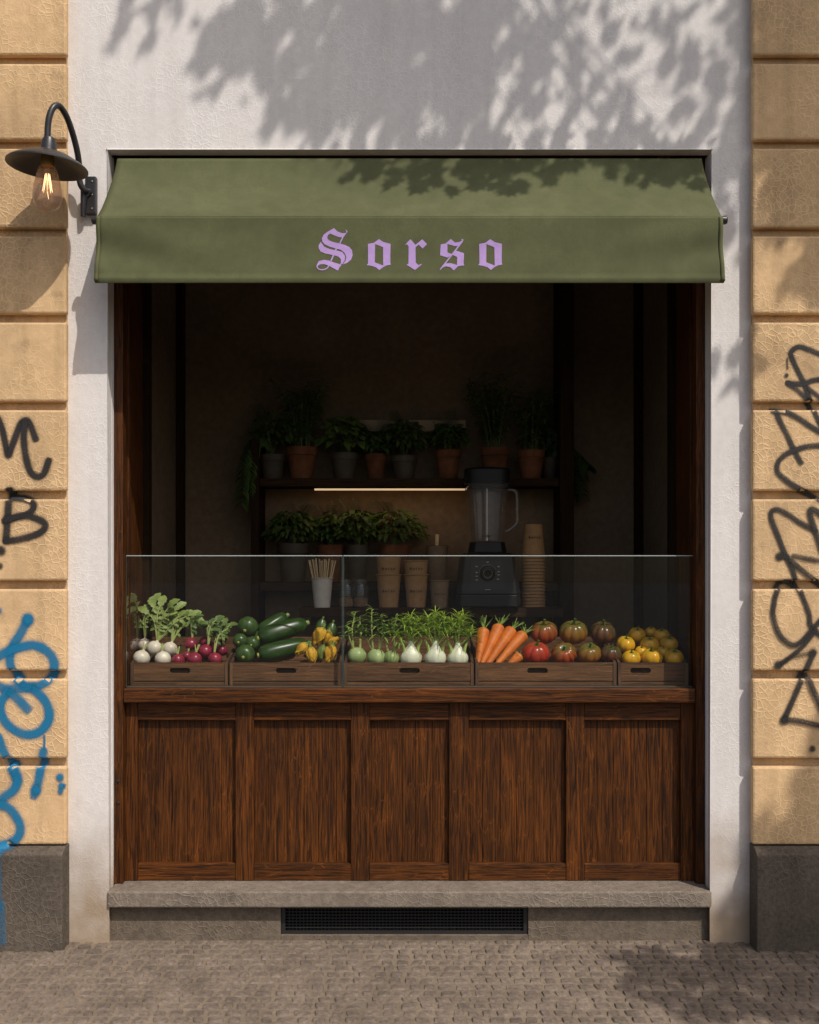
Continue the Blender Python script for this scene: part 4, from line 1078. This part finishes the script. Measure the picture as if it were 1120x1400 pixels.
def root_veg(kind, px, py, rp, y, d, label, mat, greens=None, rng=None, root=True):
    """a turnip or radish: globe along axis d (towards its greens), tail the other way"""
    rng = rng or R
    c = P(px, py, y); r = L(rp, y); T = aim(d); d = Vector(d).normalized()
    t = thing(kind, label, kind, c, kind + 's in the left crate')
    pr_ = ball(r, .95)
    pr_ = [(.0001, -r * (1.45 if root else 1.0)), (r * .05, -r * 1.2), (r * .13, -r * 1.0)] + [q for q in pr_ if -.93 * r < q[1] < .93 * r] + [(r * .22, r * .95), (r * .14, r * 1.05), (.0001, r * 1.05)]
    MB().lathe(c, pr_, 26, T, jit=.06, rng=rng).build('globe', mat, t)
    cr_ = c + d * r * .98
    if greens is None:
        mb = MB()
        for k in range(4):
            a = rng.random() * 6.28; e = d * .035 + Vector((math.cos(a), math.sin(a) * .5, .4)) * .012
            mb.tube([cr_, cr_ + e * .5, cr_ + e], [.0035, .003, .0015], 6)
        mb.build('stalk_stub', 'stalk', t); return t
    sm, lm = MB(), MB()
    for (tx, ty, ln) in greens:
        tip = P(px + tx, py + ty, y + rng.uniform(.0, .09))
        mid = cr_.lerp(tip, .5) + Vector((-.010 * (1 if tx > 0 else -1), 0, .022))
        pts = spline([cr_, mid, tip], 7)
        sm.tube(pts, [.0045 * (1 - .55 * i / (len(pts) - 1)) for i in range(len(pts))], 6)
        dd = (pts[-1] - pts[-3]).normalized()
        big = L(ln * .74, y)
        fold = rng.uniform(.1, .5)
        lm.leaf(pts[-4], dd + Vector((0, rng.uniform(-.6, .1), .1)), (rng.uniform(-.3, .3), -.8, .7), big, big * .62, rng.uniform(.2, .8), fold=fold, shape=[.08, .35, .75, .62, 1.0, .8, .9, .55, .12])
        for i in (4, 6, 8, 10):                       # side lobes down the stalk
            if i < len(pts) - 1:
                for s_ in (-1, 1):
                    if rng.random() < .85:
                        n_ = dd.cross(Vector((0, -1, 0))) * s_
                        lm.leaf(pts[i], n_ + dd * .8 + Vector((0, rng.uniform(-.5, .2), 0)), (0, -.8, .6), big * rng.uniform(.3, .55), big * .30, rng.uniform(.1, .7), fold=.3, shape=[.15, .7, 1, .8, .9, .1])
    sm.build('stalks', 'stalk', t); lm.build('leaves', 'green_leaf' if kind == 'turnip' else 'green_dark', t)
    return t
rg = random.Random(4)
root_veg('turnip', 193.6, 900, 11.7, Y1, (.15, .4, 1), 'white turnip in the front left corner of the leftmost crate', 'turnip', None, rg, False)
root_veg('turnip', 222.9, 901, 11.2, Y1, (-.2, .5, 1), 'front white turnip touching the red radishes', 'turnip', None, rg, False)
root_veg('turnip', 211.2, 886.6, 11.0, Y2, (.35, .3, 1), 'white turnip on top of the pile with long stalks of greens', 'turnip',
         [(-12, -52, 24), (-2, -62, 26), (10, -64, 28), (24, -62, 28), (36, -58, 28), (48, -50, 26), (62, -50, 24), (66, -42, 22), (20, -48, 22), (44, -38, 22)], rg)
root_veg('turnip', 232.5, 887.5, 10.4, Y2, (.2, .4, 1), 'white turnip of the upper row beside the topmost radish', 'turnip', [(14, -46, 22), (26, -52, 22), (34, -34, 20), (8, -54, 22)], rg)
root_veg('turnip', 198.5, 882.5, 10.2, Y3, (-.1, .4, 1), 'pink blushed turnip half hidden at the left back', 'turnip_pink', [(-8, -34, 20), (2, -46, 22), (8, -58, 24), (-2, -26, 18), (16, -66, 24)], rg)
for (px, py, rp, y, d, gr, lab) in [
    (243.6, 902.5, 8.8, Y1, (-.2, .6, 1), None, 'red radish next to the front turnip'),
    (266.4, 901.5, 10, Y1, (.1, .5, 1), None, 'large red radish at the front middle, its stub pointing up'),
    (294, 901, 9.4, Y1, (-.2, .5, 1), [(10, -34, 18), (18, -42, 20)], 'red radish in the front right corner of the leftmost crate'),
    (255.5, 897, 6.4, Y1 + .04, (.3, .4, 1), None, 'smallest red radish wedged between two front radishes'),
    (261.4, 880.7, 8.9, Y2, (.1, .3, 1), [(-6, -30, 22), (6, -34, 22), (16, -28, 20)], 'topmost red radish, round and smooth'),
    (280.7, 890.5, 9.9, Y2, (.4, .4, 1), [(12, -30, 20), (22, -36, 22), (16, -44, 22)], 'red radish of the upper row in the pile centre'),
    (281, 878, 8.2, Y3, (.3, .3, 1), [(10, -20, 20), (20, -26, 22), (28, -22, 22), (0, -24, 20)], 'red radish at the back under the greens'),
    (293.5, 884, 6.5, Y3, (.3, .3, 1), [(12, -22, 20), (18, -30, 20)], 'small red radish behind the upper row, under leaves'),
    (303.5, 889, 7.8, Y3 - .02, (.3, .2, 1), [(8, -24, 20), (12, -34, 22), (2, -36, 20)], 'red radish by the right side board of the leftmost crate')]:
    root_veg('radish', px, py, rp, y, d, lab, 'radish', gr, rg)

def courgette_round(px, py, rp, y, d, label, sq=.95):
    c = P(px, py, y); r = L(rp, y); T = aim(d)
    t = thing('round_courgette', label, 'courgette', c, 'round courgettes')
    MB().lathe(c, ball(r, sq, .08), 32, T, 10, .025, rng=rg).build('skin', 'courgette_round', t)
    MB().lathe(c, [(.0001, r * sq * .99), (r * .16, r * sq * .965), (r * .13, r * sq * 1.0), (.0001, r * sq * 1.02)], 12, T).build('blossom_scar', 'scar', t)
courgette_round(339, 857, 14.4, .43, (-.2, -1, -.35), 'largest round courgette on top at the left of its pile')
courgette_round(328.4, 876, 10.2, Y2, (-.1, -1, -.15), 'small round courgette beside the left side board')
courgette_round(345.5, 879.5, 9.8, Y2, (-.1, -1, -.2), 'small round courgette between the big ones and the long courgettes')
courgette_round(335.5, 894.5, 13.6, Y1 + .01, (-.1, -1, -.25), 'round courgette at the front left of its crate')
courgette_round(354, 872, 11, .46, (.1, -1, -.1), 'round courgette mostly hidden behind the long ones')
def courgette(px0, py0, px1, py1, rp, y0, y1, label):
    a, b = P(px0, py0, y0), P(px1, py1, y1); d = b - a; ln = d.length; r = L(rp, y0); c = a
    t = thing('courgette', label, 'courgette', c, 'long courgettes')
    T = aim(d)
    pr_ = [(.0001, 0), (r * .28, .002), (r * .62, ln * .035), (r * .86, ln * .09), (r * .98, ln * .2), (r, ln * .4), (r * .97, ln * .6), (r * .88, ln * .8), (r * .72, ln * .92), (r * .42, ln * .985), (.0001, ln)]
    MB().lathe(c, pr_, 30, T, 8, .03, .04, rg).build('skin', 'courgette', t)
    MB().lathe(c, [(.0001, -.006), (r * .22, -.004), (r * .30, .003), (r * .2, .006)], 12, T).build('blossom_scar', 'scar', t)
    MB().lathe(c + d, [(r * .34, -.008), (r * .26, .006), (r * .28, .012), (.0001, .012)], 10, T).build('stem_end', 'calyx', t)
courgette(353, 873, 419, 852, 13.4, Y2 + .01, .43, 'long dark courgette resting on top, pointing back to the right')
courgette(353, 896, 422, 880, 13.2, Y1 + .01, .36, 'long dark courgette at the front of the pile')
courgette(354, 866, 392, 842, 11.5, .45, .52, 'long courgette at the back, tipped steeply upward')
def blossom(px, py, rp, y, d, label, green=False):
    c = P(px, py, y); r = L(rp, y); d = Vector(d).normalized(); T = aim(d); ln = r * 2.1
    t = thing('squash_blossom', label, 'squash blossom', c, 'yellow squash blossoms')
    mb = MB()
    for k in range(6):
        a = k * math.pi / 3 + rg.random() * .4; o = Vector((math.cos(a), math.sin(a), 0)); o = (T @ o)
        mb.leaf(c - d * r * .9 + o * r * .18, d + o * .28, o, ln * rg.uniform(.88, 1.12), r * 1.45, rg.uniform(.15, .30), fold=-.35, shape=[.3, .75, 1.0, 1.0, .75, .45, .12])
    mb.lathe(c, [(r * .3, -r * .9), (r * .72, -r * .4), (r * .78, r * .1), (r * .55, r * .6), (r * .25, r * .95), (.0001, r * 1.1)], 18, T, 6, .25, rng=rg)
    mb.build('petals', 'calyx' if green else 'petal', t, angle=80, thick=.0012)
    MB().lathe(c, [(.0001, -r * 1.35), (r * .2, -r * 1.32), (r * .16, -r * 1.05), (r * .42, -r * .8), (r * .46, -r * .5), (r * .3, -r * .45)], 12, T).build('calyx', 'calyx', t)
blossom(437, 868, 13, .36, (-.45, -.35, -1), 'largest yellow squash blossom at the top of the bunch')
blossom(447, 871, 10.5, .39, (-.3, -.2, -1), 'yellow squash blossom just behind the largest one')
blossom(414, 886, 10, .29, (-.7, -.3, -.7), 'yellow squash blossom nearest the long courgettes, leaning left')
blossom(426, 894, 11, .26, (.2, -.6, -.9), 'yellow squash blossom at the front middle of the bunch')
blossom(441, 891, 9.5, .27, (-.2, -.4, -1), 'greenish unopened squash blossom at the front', True)
blossom(452, 892, 12, .255, (-.25, -.5, -1), 'yellow squash blossom in the front right corner of its crate')
blossom(455, 878, 9.5, .33, (.75, -.3, .6), 'yellow squash blossom pointing up at the right edge')
for (px, py, y, lab) in ((439, 856, .44, 'small green baby courgette behind the largest blossom'), (453, 861, .44, 'small green baby courgette at the back right of its crate')):
    c = P(px, py, y); r = L(7.5, y)
    t = thing('baby_courgette', lab, 'courgette', c, 'baby courgettes behind the blossoms')
    MB().lathe(c, [(.0001, -r * 1.9), (r * .7, -r * 1.6), (r, -r * .6), (r * .95, r * .3), (r * .6, r * 1.1), (.0001, r * 1.3)], 20, aim((.25, .2, 1)), 8, .05, rng=rg).build('skin', 'courgette_round', t)
    MB().tube([c + Vector((.006, 0, r * 1.1)), c + Vector((.012, -.004, r * 1.7))], [.006, .005], 8).build('stem_end', 'calyx', t)

def fronds(st, lf, base, tip, n, ln, w, rng, droop=.5, fine=True, start=.35):
    """one feathery stalk: a tapering stem with many drooping needles"""
    mid = base.lerp(tip, .55) + Vector((rng.uniform(-.012, .012), rng.uniform(-.01, .01), 0))
    pts = spline([base, mid, tip], 8); m = len(pts)
    st.tube(pts, [.0048 * (1 - .72 * i / (m - 1)) for i in range(m)], 6)
    for k in range(n):
        f = start + (1 - start) * (k + rng.random()) / n; i = min(m - 2, int(f * (m - 1))); p = pts[i].lerp(pts[i + 1], f * (m - 1) - i)
        a = rng.random() * 6.28
        d = Vector((math.cos(a), math.sin(a) * .8, rng.uniform(.2, 1.3) + .5 * f))
        l_ = ln * rng.uniform(.6, 1.15) * (1.15 - .5 * f)
        lf.leaf(p, d, (0, 0, 1), l_, w, rng.uniform(.3, 1.1) * droop * 2, fold=.2, shape=[.5, .9, 1, .9, .7, .15])
def fennel(px, py, rp, y, label, tips, rng):
    c = P(px, py, y); r = L(rp, y)
    t = thing('fennel_bulb', label, 'fennel', c, 'fennel bulbs with fronds')
    pr_ = [(.0001, -r * .78), (r * .5, -r * .74), (r * .9, -r * .4), (r * 1.0, -.02 * r), (r * .97, r * .30), (r * .80, r * .62), (r * .52, r * .92), (r * .31, r * 1.2), (r * .2, r * 1.6), (.0001, r * 1.62)]
    MB().lathe(c, pr_, 36, Matrix.Diagonal((1, .8, 1, 1)), 7, .05, .05, rng).build('bulb', 'fennel', t)
    sk = MB()
    for s_ in (-1, 1): sk.tube(spline([c + Vector((s_ * r * .55, -.01, r * .1)), c + Vector((s_ * r * .62, -.008, r * .9)), c + Vector((s_ * r * .95, 0, r * 1.7))], 5), [.011, .011, .0105, .0095, .0085, .008, .007, .0065, .006, .0055, .005], 8)
    sk.build('stub_stalks', 'fennel_stalk', t)
    st, lf = MB(), MB(); o = c + Vector((0, 0, r * 1.35))
    for (dx, dy) in tips:
        fronds(st, lf, o + Vector((dx * .0006, 0, 0)), P(px + dx, py + dy, y + rng.uniform(-.02, .06)), 58, .086, .0042, rng)
    st.build('stalks', 'fennel_stalk', t); lf.build('fronds', 'frond', t)
rg2 = random.Random(9)
fennel(562, 900.5, 15.2, Y1 + .01, 'fennel bulb nearest the kohlrabi', [(0, -60), (-12, -50), (12, -54), (-22, -34), (20, -36), (3, -44)], rg2)
fennel(595.6, 900.5, 15.4, Y1 + .01, 'middle fennel bulb of the three', [(0, -64), (-10, -56), (12, -58), (-20, -40), (22, -40), (4, -46)], rg2)
fennel(626, 901, 14.4, Y1 + .01, 'fennel bulb nearest the carrots', [(0, -62), (-10, -52), (8, -58), (18, -36), (-16, -38), (4, -44)], rg2)
def kohlrabi(px, py, rp, y, label, tips, mat, rng, n=18):
    c = P(px, py, y); r = L(rp, y)
    t = thing('kohlrabi', label, 'kohlrabi', c, 'kohlrabi with upright leaves')
    MB().lathe(c, ball(r, .95, .05), 28, None, 5, .03, .05, rng).build('globe', mat, t)
    st, lf = MB(), MB()
    for (dx, dy) in tips:
        a = rng.random() * 6.28
        fronds(st, lf, c + Vector((math.copysign(r * .35, dx), -.005, r * .75)), P(px + dx, py + dy, y + rng.uniform(-.02, .07)), n, .055, .0105, rng, .6, start=.4)
    st.build('stalks', 'stalk', t); lf.build('leaves', 'frond_dark', t)
kohlrabi(488, 897, 13.2, Y1 + .01, 'pale green kohlrabi at the left end of the fennel crate', [(-2, -60), (-12, -40), (10, -42), (-16, -26), (4, -54)], 'kohlrabi', rg2)
kohlrabi(514.5, 899, 13, Y1 + .01, 'round kohlrabi with the tallest leafy stalk', [(-6, -68), (6, -58), (-14, -44), (18, -46), (0, -50)], 'kohlrabi', rg2, 22)
kohlrabi(535, 900, 11.4, Y1 + .015, 'striped green kohlrabi beside the first fennel bulb', [(0, -52), (8, -58), (-8, -46), (12, -36)], 'kohlstripe', rg2)

def carrot(px0, py0, px1, py1, rp, y0, y1, label, tuft, rng):
    a, b = P(px0, py0, y0), P(px1, py1, y1); d = b - a; ln = d.length; r = L(rp, y0)
    t = thing('carrot', label, 'carrot', a, 'carrots leaning in the crate')
    pr_ = [(.0001, -.006), (r * .35, -.004), (r * .78, 0), (r * .97, ln * .04)]
    for k in range(1, 26):
        f = k / 26; pr_.append((r * (1 - .66 * f ** 1.15) * (1 + .030 * math.sin(k * 2.4 + px0)), ln * (.04 + .93 * f)))
    pr_.append((.0001, ln))
    MB().lathe(a, pr_, 22, aim(d), jit=.07, rng=rng).build('root', 'carrot', t)
    st = MB()
    for k in range(11):
        u = -d.normalized(); e = Vector((rng.uniform(-.022, .022), rng.uniform(-.02, .02), rng.uniform(-.004, .012)))
        l_ = tuft * rng.uniform(.55, 1.0); o = a + e * .25
        st.tube(spline([o, o + u * l_ * .5 + e * .5, o + u * l_ + e * 1.5], 4), [.0028, .0026, .0024, .0022, .002, .0018, .0016, .0014, .0012], 5)
    st.build('leaf_stubs', 'frond_dark', t)
carrot(661.5, 861, 653, 910, 9.0, .34, .245, 'leftmost carrot, standing almost upright', .06, rg2)
carrot(683, 857, 657.5, 911, 9.4, .36, .235, 'second carrot from the fennel, longest of the bunch', .062, rg2)
carrot(700, 861, 665, 911, 9.0, .345, .232, 'carrot in the middle of the fan', .06, rg2)
carrot(716, 867, 677, 911, 8.6, .325, .228, 'carrot leaning most, next to the heirloom tomatoes', .05, rg2)
carrot(711, 897, 694, 910, 7.5, .27, .24, 'short stubby carrot lying low beside the red tomato', .012, rg2)

def tomato(px, py, rp, y, mat, label, group, lobes=9, tilt=(0, -.35, 1), sq=.82, depth=.16, kind='heirloom_tomato'):
    c = P(px, py, y); r = L(rp, y); T = aim(Vector(tilt) + Vector((rg2.uniform(-.12, .12), 0, 0)))
    t = thing(kind, label, 'tomato', c, group)
    prf = []
    for i in range(19):
        a = math.pi * i / 18; rr_ = math.sin(a) ** .9; zz_ = -math.cos(a) * sq
        if zz_ > 0: zz_ -= .26 * math.exp(-(rr_ / .33) ** 2)
        prf.append((max(.0001, rr_ * r), zz_ * r))
    mb = MB(); ph = rg2.random() * 6.28; n = lobes * 8; vs, fs = [], []
    for (rr_, zz_) in prf:
        for k in range(n):
            a = 2 * math.pi * k / n
            s_ = abs(math.sin(lobes * a / 2 + .55 * math.sin(a * 2 + ph)))     # rounded ribs, narrow grooves
            q_ = 1 - depth * (1 - s_ ** .55) * min(1, rr_ / r * 1.3)
            q_ *= 1 + .05 * math.sin(a * 2 + ph)
            vs.append((math.cos(a) * rr_ * q_, math.sin(a) * rr_ * q_, zz_))
    for i in range(18):
        for k in range(n): fs.append((i * n + k, i * n + (k + 1) % n, (i + 1) * n + (k + 1) % n, (i + 1) * n + k))
    mb.add(vs, fs, Matrix.Translation(c) @ T).build('flesh', mat, t, angle=180)
    mb = MB(); top = c + (T @ Vector((0, 0, r * sq * .74)))
    ax = (T @ Vector((0, 0, 1)))
    for k in range(6):
        a = k * math.pi / 3 + rg2.random() * .5; o = T @ Vector((math.cos(a), math.sin(a), .30))
        mb.leaf(top, o, ax, r * rg2.uniform(.42, .62), r * .17, rg2.uniform(.1, .5), shape=[.6, 1, .8, .5, .05])
    mb.tube([top - ax * .003, top + ax * r * .22, top + ax * r * .42 + Vector((r * .08, 0, 0))], [r * .10, r * .08, r * .10], 7)
    mb.build('calyx', 'tom_calyx', t, angle=60)
HG = 'ribbed heirloom tomatoes'
tomato(744, 864.5, 18.6, .37, 'tom_mixed', 'red and green heirloom tomato of the top row, right above the carrots', HG)
tomato(784, 864.5, 19.6, .37, 'tom_olive', 'olive and orange heirloom tomato in the middle of the top row', HG, 10)
tomato(824, 865, 18.6, .37, 'tom_dark', 'dark purplish heirloom tomato at the right of the top row', HG, 8)
tomato(733, 893, 18.8, .275, 'tom_red', 'brightest red heirloom tomato, front row beside the carrots', HG, 9)
tomato(771, 894, 17.4, .275, 'tom_mixed', 'reddish heirloom tomato tilted forward in the front row', HG, 10, (0, -.9, .8))
tomato(805.5, 893.5, 16.6, .275, 'tom_olive', 'olive heirloom tomato in the front row below the dark one', HG, 9, (0, -.6, 1))
tomato(835.5, 894, 14.2, .275, 'tom_dark', 'smallest dark heirloom tomato at the crate corner', HG, 8)
YG = 'yellow tomatoes'
for (px, py, rp, y, lab) in [
    (863, 900, 13, Y1, 'yellow tomato in the front left of the smallest crate'), (891, 899, 14.8, Y1, 'large yellow tomato at the front middle of the smallest crate'),
    (921.5, 899.5, 14.2, Y1, 'yellow tomato in the front right corner of the smallest crate'), (855.5, 881, 13.4, Y2, 'yellow tomato of the second row against the heirloom tomatoes'),
    (888.5, 881.5, 13, Y2, 'yellow tomato at the centre of the pile'), (914.5, 880.5, 13, Y2 + .02, 'yellow tomato of the second row near the right side board'),
    (871, 868.5, 12.6, Y3, 'topmost yellow tomato at the back left'), (905, 869, 11, Y3, 'yellow tomato at the back right, partly in shade'),
    (877, 891, 9.4, Y2 - .03, 'small yellow tomato wedged between the front two'), (906, 891.5, 9, Y2 - .03, 'small yellow tomato behind the front right pair'),
    (890, 864, 8.4, Y3 + .05, 'smallest yellow tomato at the very back')]:
    tomato(px, py, rp, y, 'tom_yellow', lab, YG, 7, (0, -.3, 1), .84, .07, 'yellow_tomato')

# ------------------------------------------------------------------ street tree that throws the leaf shadows (stands right of the viewer)
LD = Vector((-.7, 1.0, -1.55))                          # the way the sunlight travels
t = thing('street_tree', 'leafy plane tree standing at the kerb to the right', 'tree', (4.75, -3.3, -.02))
rg = random.Random(11)
clumps = []                                            # (centre, radius, leaves)
def over(px, py, tt, rad, n):
    clumps.append((P(px, py, 0) - LD * tt, rad, n))
for (px, py, tt, rad, n) in [
    # sprays above the upper wall
    (180, 20, 3.0, .14, 26), (235, 5, 3.1, .18, 36), (205, 45, 3.0, .07, 8), (160, 50, 3.0, .06, 6),
    (330, 20, 3.0, .22, 70), (345, 75, 2.9, .15, 40), (300, 45, 3.0, .10, 18), (400, 30, 3.1, .26, 110), (410, 90, 2.9, .20, 80), (395, 130, 2.9, .09, 16),
    (480, 30, 3.1, .27, 130), (470, 105, 2.9, .22, 110), (440, 165, 2.8, .12, 30), (505, 165, 2.8, .15, 46),
    (560, 25, 3.1, .27, 130), (560, 95, 3.0, .25, 130), (565, 150, 2.9, .17, 64), (540, 195, 2.8, .08, 14),
    (640, 30, 3.2, .27, 130), (640, 100, 3.0, .25, 120), (640, 165, 2.8, .20, 84), (600, 195, 2.8, .10, 22), (685, 190, 2.8, .14, 36),
    (720, 20, 3.2, .26, 120), (720, 95, 3.0, .22, 90), (715, 150, 2.9, .17, 56), (755, 55, 3.0, .16, 50),
    (790, 20, 3.1, .20, 64), (800, 110, 3.0, .15, 36), (785, 150, 2.9, .09, 16), (830, 190, 2.8, .12, 28), (860, 160, 2.8, .10, 22), (855, 110, 2.9, .09, 16),
    (860, 15, 3.2, .24, 100), (880, 90, 3.0, .13, 30), (930, 25, 3.2, .24, 100), (935, 85, 3.0, .19, 60), (985, 15, 3.2, .16, 46), (985, 85, 3.0, .20, 70), (960, 150, 2.9, .14, 34),
    (1000, 135, 3.0, .17, 56), (1010, 200, 3.0, .13, 30), (985, 240, 2.9, .10, 20), (1005, 260, 2.9, .09, 14), (1015, 330, 2.9, .07, 8), (870, 195, 2.8, .09, 16),
    # over the right hand pier
    (1080, 30, 3.2, .34, 170), (1120, 120, 3.2, .34, 170), (1070, 120, 3.1, .20, 70), (1085, 225, 3.0, .17, 54), (1110, 250, 3.0, .22, 80), (1050, 230, 3.0, .09, 16), (1075, 280, 3.0, .16, 46), (1095, 330, 2.9, .14, 30), (1060, 300, 3.0, .10, 18), (1115, 400, 2.9, .12, 26),
    (990, 490, 2.6, .06, 7), (1000, 520, 2.6, .05, 6), (1075, 395, 2.8, .08, 10),
    # crisper sprays over the awning
    (480, 225, 1.9, .07, 12), (500, 240, 1.9, .09, 18), (545, 235, 1.9, .10, 24), (590, 238, 1.9, .11, 28), (640, 245, 1.9, .12, 30), (690, 250, 1.9, .11, 28), (700, 275, 1.9, .07, 12), (670, 280, 1.85, .05, 6), (590, 262, 1.9, .05, 7), (730, 230, 2.0, .09, 18), (780, 225, 2.0, .08, 14),
    (830, 228, 2.0, .09, 18), (870, 232, 2.0, .10, 24), (910, 235, 2.0, .11, 26), (950, 230, 2.0, .10, 24), (880, 255, 1.9, .06, 8), (930, 262, 1.9, .06, 8),
]:
    f = .36 if px < 300 else .75 if py > 215 and px < 1035 else (.95 if px < 660 and py < 130 else .62 if px < 640 else (.24 if px < 1035 else 2.2))
    g = .8 if px < 620 or px > 1035 or py > 215 else .66
    over(px + R.uniform(-9, 9), py + R.uniform(-9, 9), tt * .62, rad * g, max(5, int(n * f)))
def ground_over(x, y, tt, rad, n): clumps.append((Vector((x, y, 0)) - LD * tt, rad, n))
for (x, y, tt, rad, n) in [(.95, -.22, 3.0, .15, 46), (1.1, -.30, 3.0, .16, 50), (1.3, -.25, 3.0, .22, 90), (1.5, -.2, 3.0, .24, 110), (1.65, -.35, 3.0, .3, 150), (1.3, -.55, 3.0, .26, 120), (1.6, -.65, 3.1, .3, 150), (1.0, -.6, 3.0, .16, 50), (.85, -.42, 3.0, .08, 14), (1.9, -.45, 3.1, .3, 150)]:
    ground_over(x, y, tt, rad, n * 2)
for (px, py, tt, rad, n) in [(1062, 1255, 3.0, .20, 80), (1100, 1220, 3.0, .24, 110), (1090, 1160, 3.0, .10, 18), (1120, 1100, 3.0, .14, 36), (1130, 1040, 3.0, .12, 28), (1040, 1240, 3.0, .14, 60), (1075, 1195, 3.0, .16, 60), (1115, 1280, 3.0, .2, 80), (1112, 1060, 3.0, .10, 22)]:
    over(px, py, tt, rad, int(n * 3))
# the rest of the crown, whose shade falls above and right of the shop front
for k in range(46):
    a = rg.random() * 6.28; q = rg.random() ** .5
    c = Vector((4.9 + math.cos(a) * 2.0 * q, -3.4 + math.sin(a) * 1.7 * q, rg.uniform(7.0, 11.0)))
    tt = -c.y; w = c + LD * tt                          # where its shade meets the facade
    if w.z < 5.2 and w.x < 2.4: continue
    clumps.append((c, rg.uniform(.35, .6), 150))
lf = MB()
OUT = [(0, 0), (.12, .10), (.34, .16), (.30, .30), (.52, .46), (.30, .50), (.34, .72), (.14, .66), (0, 1.0)]
OUT = OUT + [(-x, y) for x, y in OUT[-2:0:-1]]
for (c, rad, n) in clumps:
    for k in range(int(n * (.62 if rad > .09 else .8))):
        while True:
            v = Vector((rg.uniform(-1, 1), rg.uniform(-1, 1), rg.uniform(-1, 1)))
            if v.length < 1: break
        p = c + v * rad * (.55 + .55 * rg.random())
        s_ = rg.uniform(.055, .115)
        rot = Euler((rg.gauss(0, .7), rg.gauss(0, .7), rg.random() * 6.28)).to_matrix()
        vs = [p + rot @ Vector((x * s_, yy * s_, -.10 * s_ * abs(x) * 4)) for x, yy in OUT]
        lf.add(vs, [tuple(range(len(OUT)))])
tr = MB()
base = Vector((4.75, -3.3, -.02)); fork = Vector((4.7, -3.35, 4.6))
trunk = spline([base, base + Vector((.03, -.02, 1.6)), base + Vector((-.04, .02, 3.2)), fork], 5)
tr.tube([base + Vector((0, 0, -.02))] + trunk, [.24, .21] + [.17 - .004 * i for i in range(len(trunk) - 1)], 14)
tr.build('trunk', 'bark', t)
mb = MB()
limbs = []
for tgt in (Vector((3.5, -2.9, 9.2)), Vector((4.5, -2.6, 9.6)), Vector((5.4, -3.6, 8.8)), Vector((5.2, -4.4, 8.4))):
    p = spline([fork - Vector((0, 0, .25)), fork.lerp(tgt, .5) + Vector((.22, rg.uniform(-.1, .1), .35)), tgt], 7)
    mb.tube(p, [.09 * (1 - .78 * i / (len(p) - 1)) for i in range(len(p))], 9); limbs += p[5:]
for tgt in ((Vector((3.5, -2.9, 9.2)), Vector((2.7, -2.5, 9.3)), Vector((1.7, -2.2, 9.0))), (Vector((3.5, -2.9, 9.2)), Vector((2.3, -2.3, 8.6)), Vector((1.0, -2.0, 8.2)))):
    p = spline(tgt, 7); mb.tube(p, [.024 * (1 - .6 * i / (len(p) - 1)) for i in range(len(p))], 7); limbs += p
for (c, rad, n) in clumps:
    q = min(limbs, key=lambda b: (b - c).length + (0 if b.z < c.z + .3 else .8))
    if c.z + 1.55 * c.y < 1.3: q = fork + Vector((0, 0, .5)); m_ = q.lerp(c, .5) + Vector((0, 0, .15))   # low sprays reach out from the fork
    else: m_ = c.lerp(q, .4); m_.z = max(m_.z, c.z + .8)
    mb.tube(spline([q, m_, c], 4), [.006, .0058, .0055, .005, .0048, .0045, .004, .0035, .003], 5, False)
mb.build('branches', 'bark', t)
lf.build('crown', 'tree_leaf', t, smooth=False)

# ------------------------------------------------------------------ camera, sun, sky
cam = bpy.data.cameras.new('camera'); co = bpy.data.objects.new('camera', cam); COL.objects.link(co)
co.location = (0, -D, H); co.rotation_euler = (math.pi / 2, 0, 0)
cam.sensor_width = 36; cam.lens = 36 * (D / S) / 1400.0
cam.shift_y = 60 / 1400.0
cam.clip_start = .05; cam.clip_end = 500
SC.camera = co
sun = bpy.data.lights.new('sun', 'SUN'); sun.energy = 3.25; sun.angle = math.radians(.5); sun.color = (1, .93, .855)
so = bpy.data.objects.new('sun', sun); COL.objects.link(so); so.location = (4, -6, 10)
so.rotation_euler = LD.to_track_quat('-Z', 'Y').to_euler()
w = bpy.data.worlds.new('World'); SC.world = w; w.use_nodes = True
nt = w.node_tree; bg = nt.nodes['Background']
sky = nt.nodes.new('ShaderNodeTexSky'); sky.sky_type = 'NISHITA'; sky.sun_disc = False
sky.sun_elevation = math.asin(1.55 / LD.length); sky.sun_rotation = math.atan2(.7, -1.0)
sky.air_density = 1.0; sky.dust_density = 3.6; sky.ozone_density = .6
nt.links.new(sky.outputs[0], bg.inputs[0]); bg.inputs[1].default_value = .118
vs_ = SC.view_settings
SC.display_settings.display_device = 'sRGB'
vs_.view_transform = 'Standard'; vs_.look = 'None'; vs_.exposure = 0; vs_.gamma = 1; vs_.use_curve_mapping = False
SC.cycles.max_bounces = 8; SC.cycles.transparent_max_bounces = 24; SC.cycles.caustics_reflective = False; SC.cycles.caustics_refractive = False
